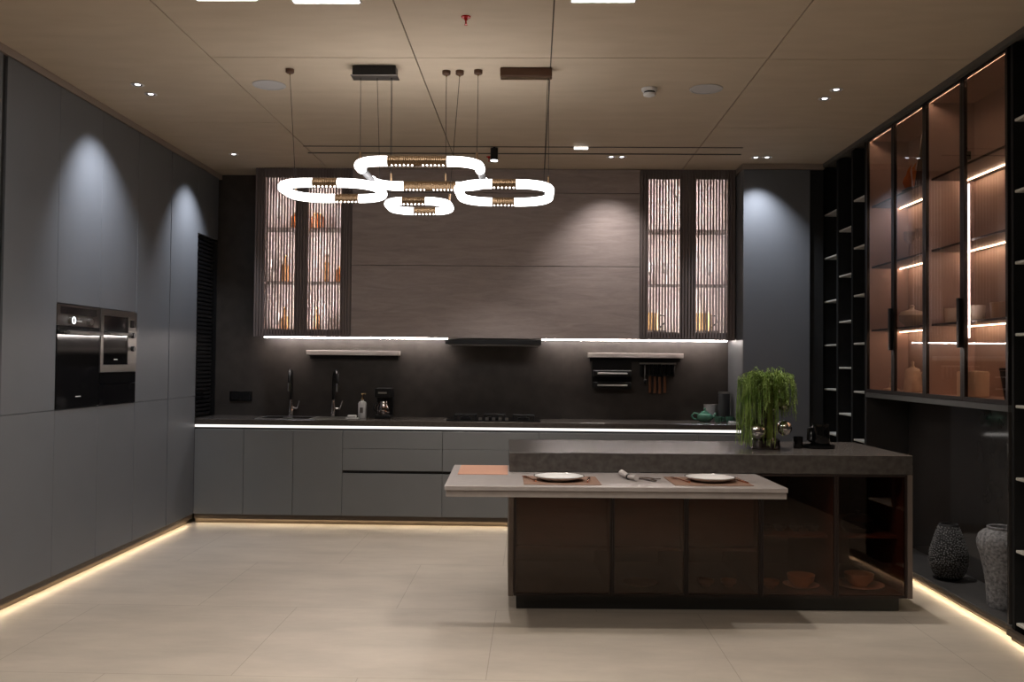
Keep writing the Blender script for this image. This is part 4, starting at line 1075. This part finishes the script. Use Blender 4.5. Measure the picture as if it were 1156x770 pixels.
tr_ = MB().box(-1.96, 1.73, 7.622, 7.640, ZC - 0.004, ZC - 0.0005)
tag(tr_.build('ceiling_track', mat('track_brown', (0.05, 0.042, 0.036), 0.5)), 'thin dark lighting track in the ceiling, nearer one', 'track', 'ceiling lighting tracks')
tr_ = MB().box(-1.98, 1.77, 7.865, 7.885, ZC - 0.006, ZC - 0.0005)
tag(tr_.build('ceiling_track', MAT['track_brown']), 'thin dark lighting track in the ceiling, farther one', 'track', 'ceiling lighting tracks')
ln = thing('ceiling_track_light', 'short white linear lamp in the ceiling track', 'track light', (0.382, 7.631, ZC), 0)
MB().box(0.322, 0.442, 7.622, 7.641, ZC - 0.016, ZC - 0.0045, 0.002).build('housing', WHITEP, ln)
MB().box(0.325, 0.439, 7.6195, 7.6215, ZC - 0.016, ZC - 0.005).box(0.325, 0.439, 7.624, 7.639, ZC - 0.0185, ZC - 0.0165).build('diffuser', E_DOWN, ln)
cs = thing('cylinder_spotlight', 'small black cylinder spotlight hanging from the ceiling track', 'spotlight', (-0.346, 7.66, ZC), 0)
MB().cyl((-0.346, 7.631, ZC - 0.0045), (-0.346, 7.631, ZC - 0.015), 0.010, 14).cyl((-0.346, 7.631, ZC - 0.015), (-0.346, 7.631, ZC - 0.115), 0.032, 24).build('housing', BLK, cs, True)
MB().cyl((-0.346, 7.631, ZC - 0.1155), (-0.346, 7.631, ZC - 0.122), 0.029, 24).build('lens', E_DOWN, cs, True)

def downlight(x, y, label, grp='recessed downlights'):
    t = thing('downlight', label, 'downlight', (x, y, ZC), 0, grp)
    MB().lathe([(0.030, -0.001), (0.042, -0.001), (0.044, -0.004), (0.030, -0.006), (0.030, -0.001)], (x, y, ZC), 28).build('trim_ring', WHITEP, t, True)
    MB().lathe([(0, -0.0015), (0.0185, -0.0015), (0.016, -0.0035), (0, -0.004)], (x, y, ZC), 20).build('lens', E_DOWN, t, True)
    MB().lathe([(0.0187, -0.0015), (0.0297, -0.0015), (0.0297, -0.0055), (0.0187, -0.003), (0.0187, -0.0015)], (x, y, ZC), 20).build('baffle', BLK, t, True)
    return t
DL = [(-2.627, 5.925, 'nearer downlight of the pair above the oven wall'), (-2.630, 6.140, 'farther downlight of the pair above the oven wall'),
      (1.969, 6.000, 'nearer downlight of the pair above the display cabinet'), (1.958, 6.205, 'farther downlight of the pair above the display cabinet'),
      (-2.655, 7.945, 'single downlight above the left worktop corner'), (1.925, 7.99, 'left downlight of the pair above the right tall cabinet'),
      (1.985, 8.05, 'right downlight of the pair above the right tall cabinet'), (0.665, 7.99, 'left downlight of the pair in front of the wood panel'), (0.735, 7.99, 'right downlight of the pair in front of the wood panel')]
DL = [d for d in DL]
DL[6] = (2.02, 7.98, DL[6][2]); DL[8] = (0.758, 7.99, DL[8][2])
for d in DL: downlight(*d)
sm = thing('smoke_detector', 'white smoke detector on the ceiling', 'smoke detector', (0.746, 5.99, ZC), 0)
SP = Vector((0.746, 5.99, ZC))
MB().lathe([(0, -0.001), (0.052, -0.001), (0.052, -0.014), (0.046, -0.022), (0, -0.022)], SP, 32).build('base', WHITEP, sm, True)
MB().lathe([(0, -0.0225), (0.036, -0.0225), (0.036, -0.034), (0, -0.034)], SP, 32).build('sensor_slots', BLK, sm, True)
MB().lathe([(0, -0.0345), (0.042, -0.0345), (0.038, -0.048), (0.018, -0.056), (0, -0.057)], SP, 32).build('cap', WHITEP, sm, True)
for (x, y, lb) in ((-1.755, 5.93, 'round white ceiling speaker above the left ring'), (1.118, 5.995, 'round white ceiling speaker right of the smoke detector')):
    t = thing('ceiling_speaker', lb, 'speaker', (x, y, ZC), 0, 'round ceiling speakers')
    MB().lathe([(0.095, -0.001), (0.108, -0.001), (0.108, -0.005), (0.095, -0.007), (0.095, -0.001)], (x, y, ZC), 40).build('rim', SPKW, t, True)
    MB().lathe([(0, -0.001), (0.0945, -0.001), (0.0945, -0.004), (0, -0.006)], (x, y, ZC), 40).build('grille', SPKW, t, True)
for (x, y, s_, lb) in ((-0.37, 4.74, 1.0, 'red-tipped fire sprinkler at the top of the ceiling'), (-0.409, 8.0, 0.9, 'small red-tipped sprinkler beside the cylinder spotlight')):
    t = thing('fire_sprinkler', lb, 'sprinkler', (x, y, ZC), 0)
    p = Vector((x, y, ZC))
    MB().lathe([(0, -0.001), (0.026 * s_, -0.001), (0.024 * s_, -0.006), (0.010 * s_, -0.012), (0.008 * s_, -0.020), (0, -0.020)], p, 24).build('rosette', RED, t, True)
    MB().lathe([(0, -0.0205), (0.004 * s_, -0.0205), (0.005 * s_, -0.040), (0.010 * s_, -0.044), (0, -0.046)], p, 16).build('bulb', RED, t, True)

# ------------------------------------------------------------------ lights
def spot(x, y, tx, ty, tz, power, ang, blend, col=(0.85, 0.9, 1.0), r=0.02, z=ZC - 0.02):
    l = bpy.data.lights.new('spot', 'SPOT'); l.energy = power; l.spot_size = R(ang); l.spot_blend = blend; l.color = col; l.shadow_soft_size = r
    o = bpy.data.objects.new('spot_lamp', l); COL.objects.link(o); o.location = (x, y, z)
    o.rotation_euler = (Vector((tx, ty, tz)) - Vector((x, y, z))).to_track_quat('-Z', 'Y').to_euler()
    return o
spot(-2.630, 6.14, XL, 6.36, 2.05, 75, 84, 1.0)
spot(-2.655, 7.945, XL, 7.98, 2.05, 72, 82, 1.0)
spot(1.97, 7.985, 2.06, 8.3, 1.3, 62, 86, 1.0)
spot(0.70, 7.99, 0.66, 8.5, 1.9, 33, 88, 1.0, (1.0, 0.93, 0.9))
spot(1.963, 6.10, 2.1, 6.1, 0.0, 110, 55, 0.9, (1, 0.93, 0.86))
spot(-0.346, 7.631, -0.40, 7.2, 0, 150, 95, 1.0, (1, 0.93, 0.86), z=ZC - 0.13)
# added spots without fixtures, out of view, brightening the floor before the island
for (x, y) in ((-2.0, 2.6), (0.0, 2.6), (2.0, 2.6), (-1.9, 4.2), (0.6, 4.0)):
    spot(x, y, x, y, 0, 95, 115, 0.9, (1.0, 0.91, 0.80), 0.05)

w = bpy.data.worlds.new('world'); SC.world = w; w.use_nodes = True
w.node_tree.nodes['Background'].inputs['Color'].default_value = (0.5, 0.45, 0.42, 1)
w.node_tree.nodes['Background'].inputs['Strength'].default_value = 0.02

# ------------------------------------------------------------------ camera
cam = bpy.data.cameras.new('camera'); co = bpy.data.objects.new('camera', cam); COL.objects.link(co)
cam.sensor_width = 36.0; cam.sensor_fit = 'HORIZONTAL'
cam.lens = 1031.4 / 1156 * 36.0
cam.clip_end = 100
yaw, pitch, roll = 0.0238, 0.0230, 0.0094
F = Vector((-math.sin(yaw) * math.cos(pitch), math.cos(yaw) * math.cos(pitch), math.sin(pitch)))
Rt = Vector((math.cos(yaw), math.sin(yaw), 0)); U = Rt.cross(F)
c_, s_ = math.cos(roll), math.sin(roll)
R2 = Rt * c_ + U * s_; U2 = U * c_ - Rt * s_
m = Matrix((R2, U2, -F)).transposed().to_4x4()
m.translation = (0, 0, 1.487)
co.matrix_world = m
SC.camera = co

SC.view_settings.view_transform = 'Standard'
SC.view_settings.look = 'None'
SC.view_settings.exposure = 0.62
SC.view_settings.gamma = 1.0
SC.view_settings.use_curve_mapping = False
SC.cycles.max_bounces = 10
SC.cycles.diffuse_bounces = 5
SC.cycles.glossy_bounces = 5
SC.cycles.transparent_max_bounces = 24
SC.cycles.caustics_reflective = False
SC.cycles.caustics_refractive = False
SC.cycles.sample_clamp_indirect = 6.0
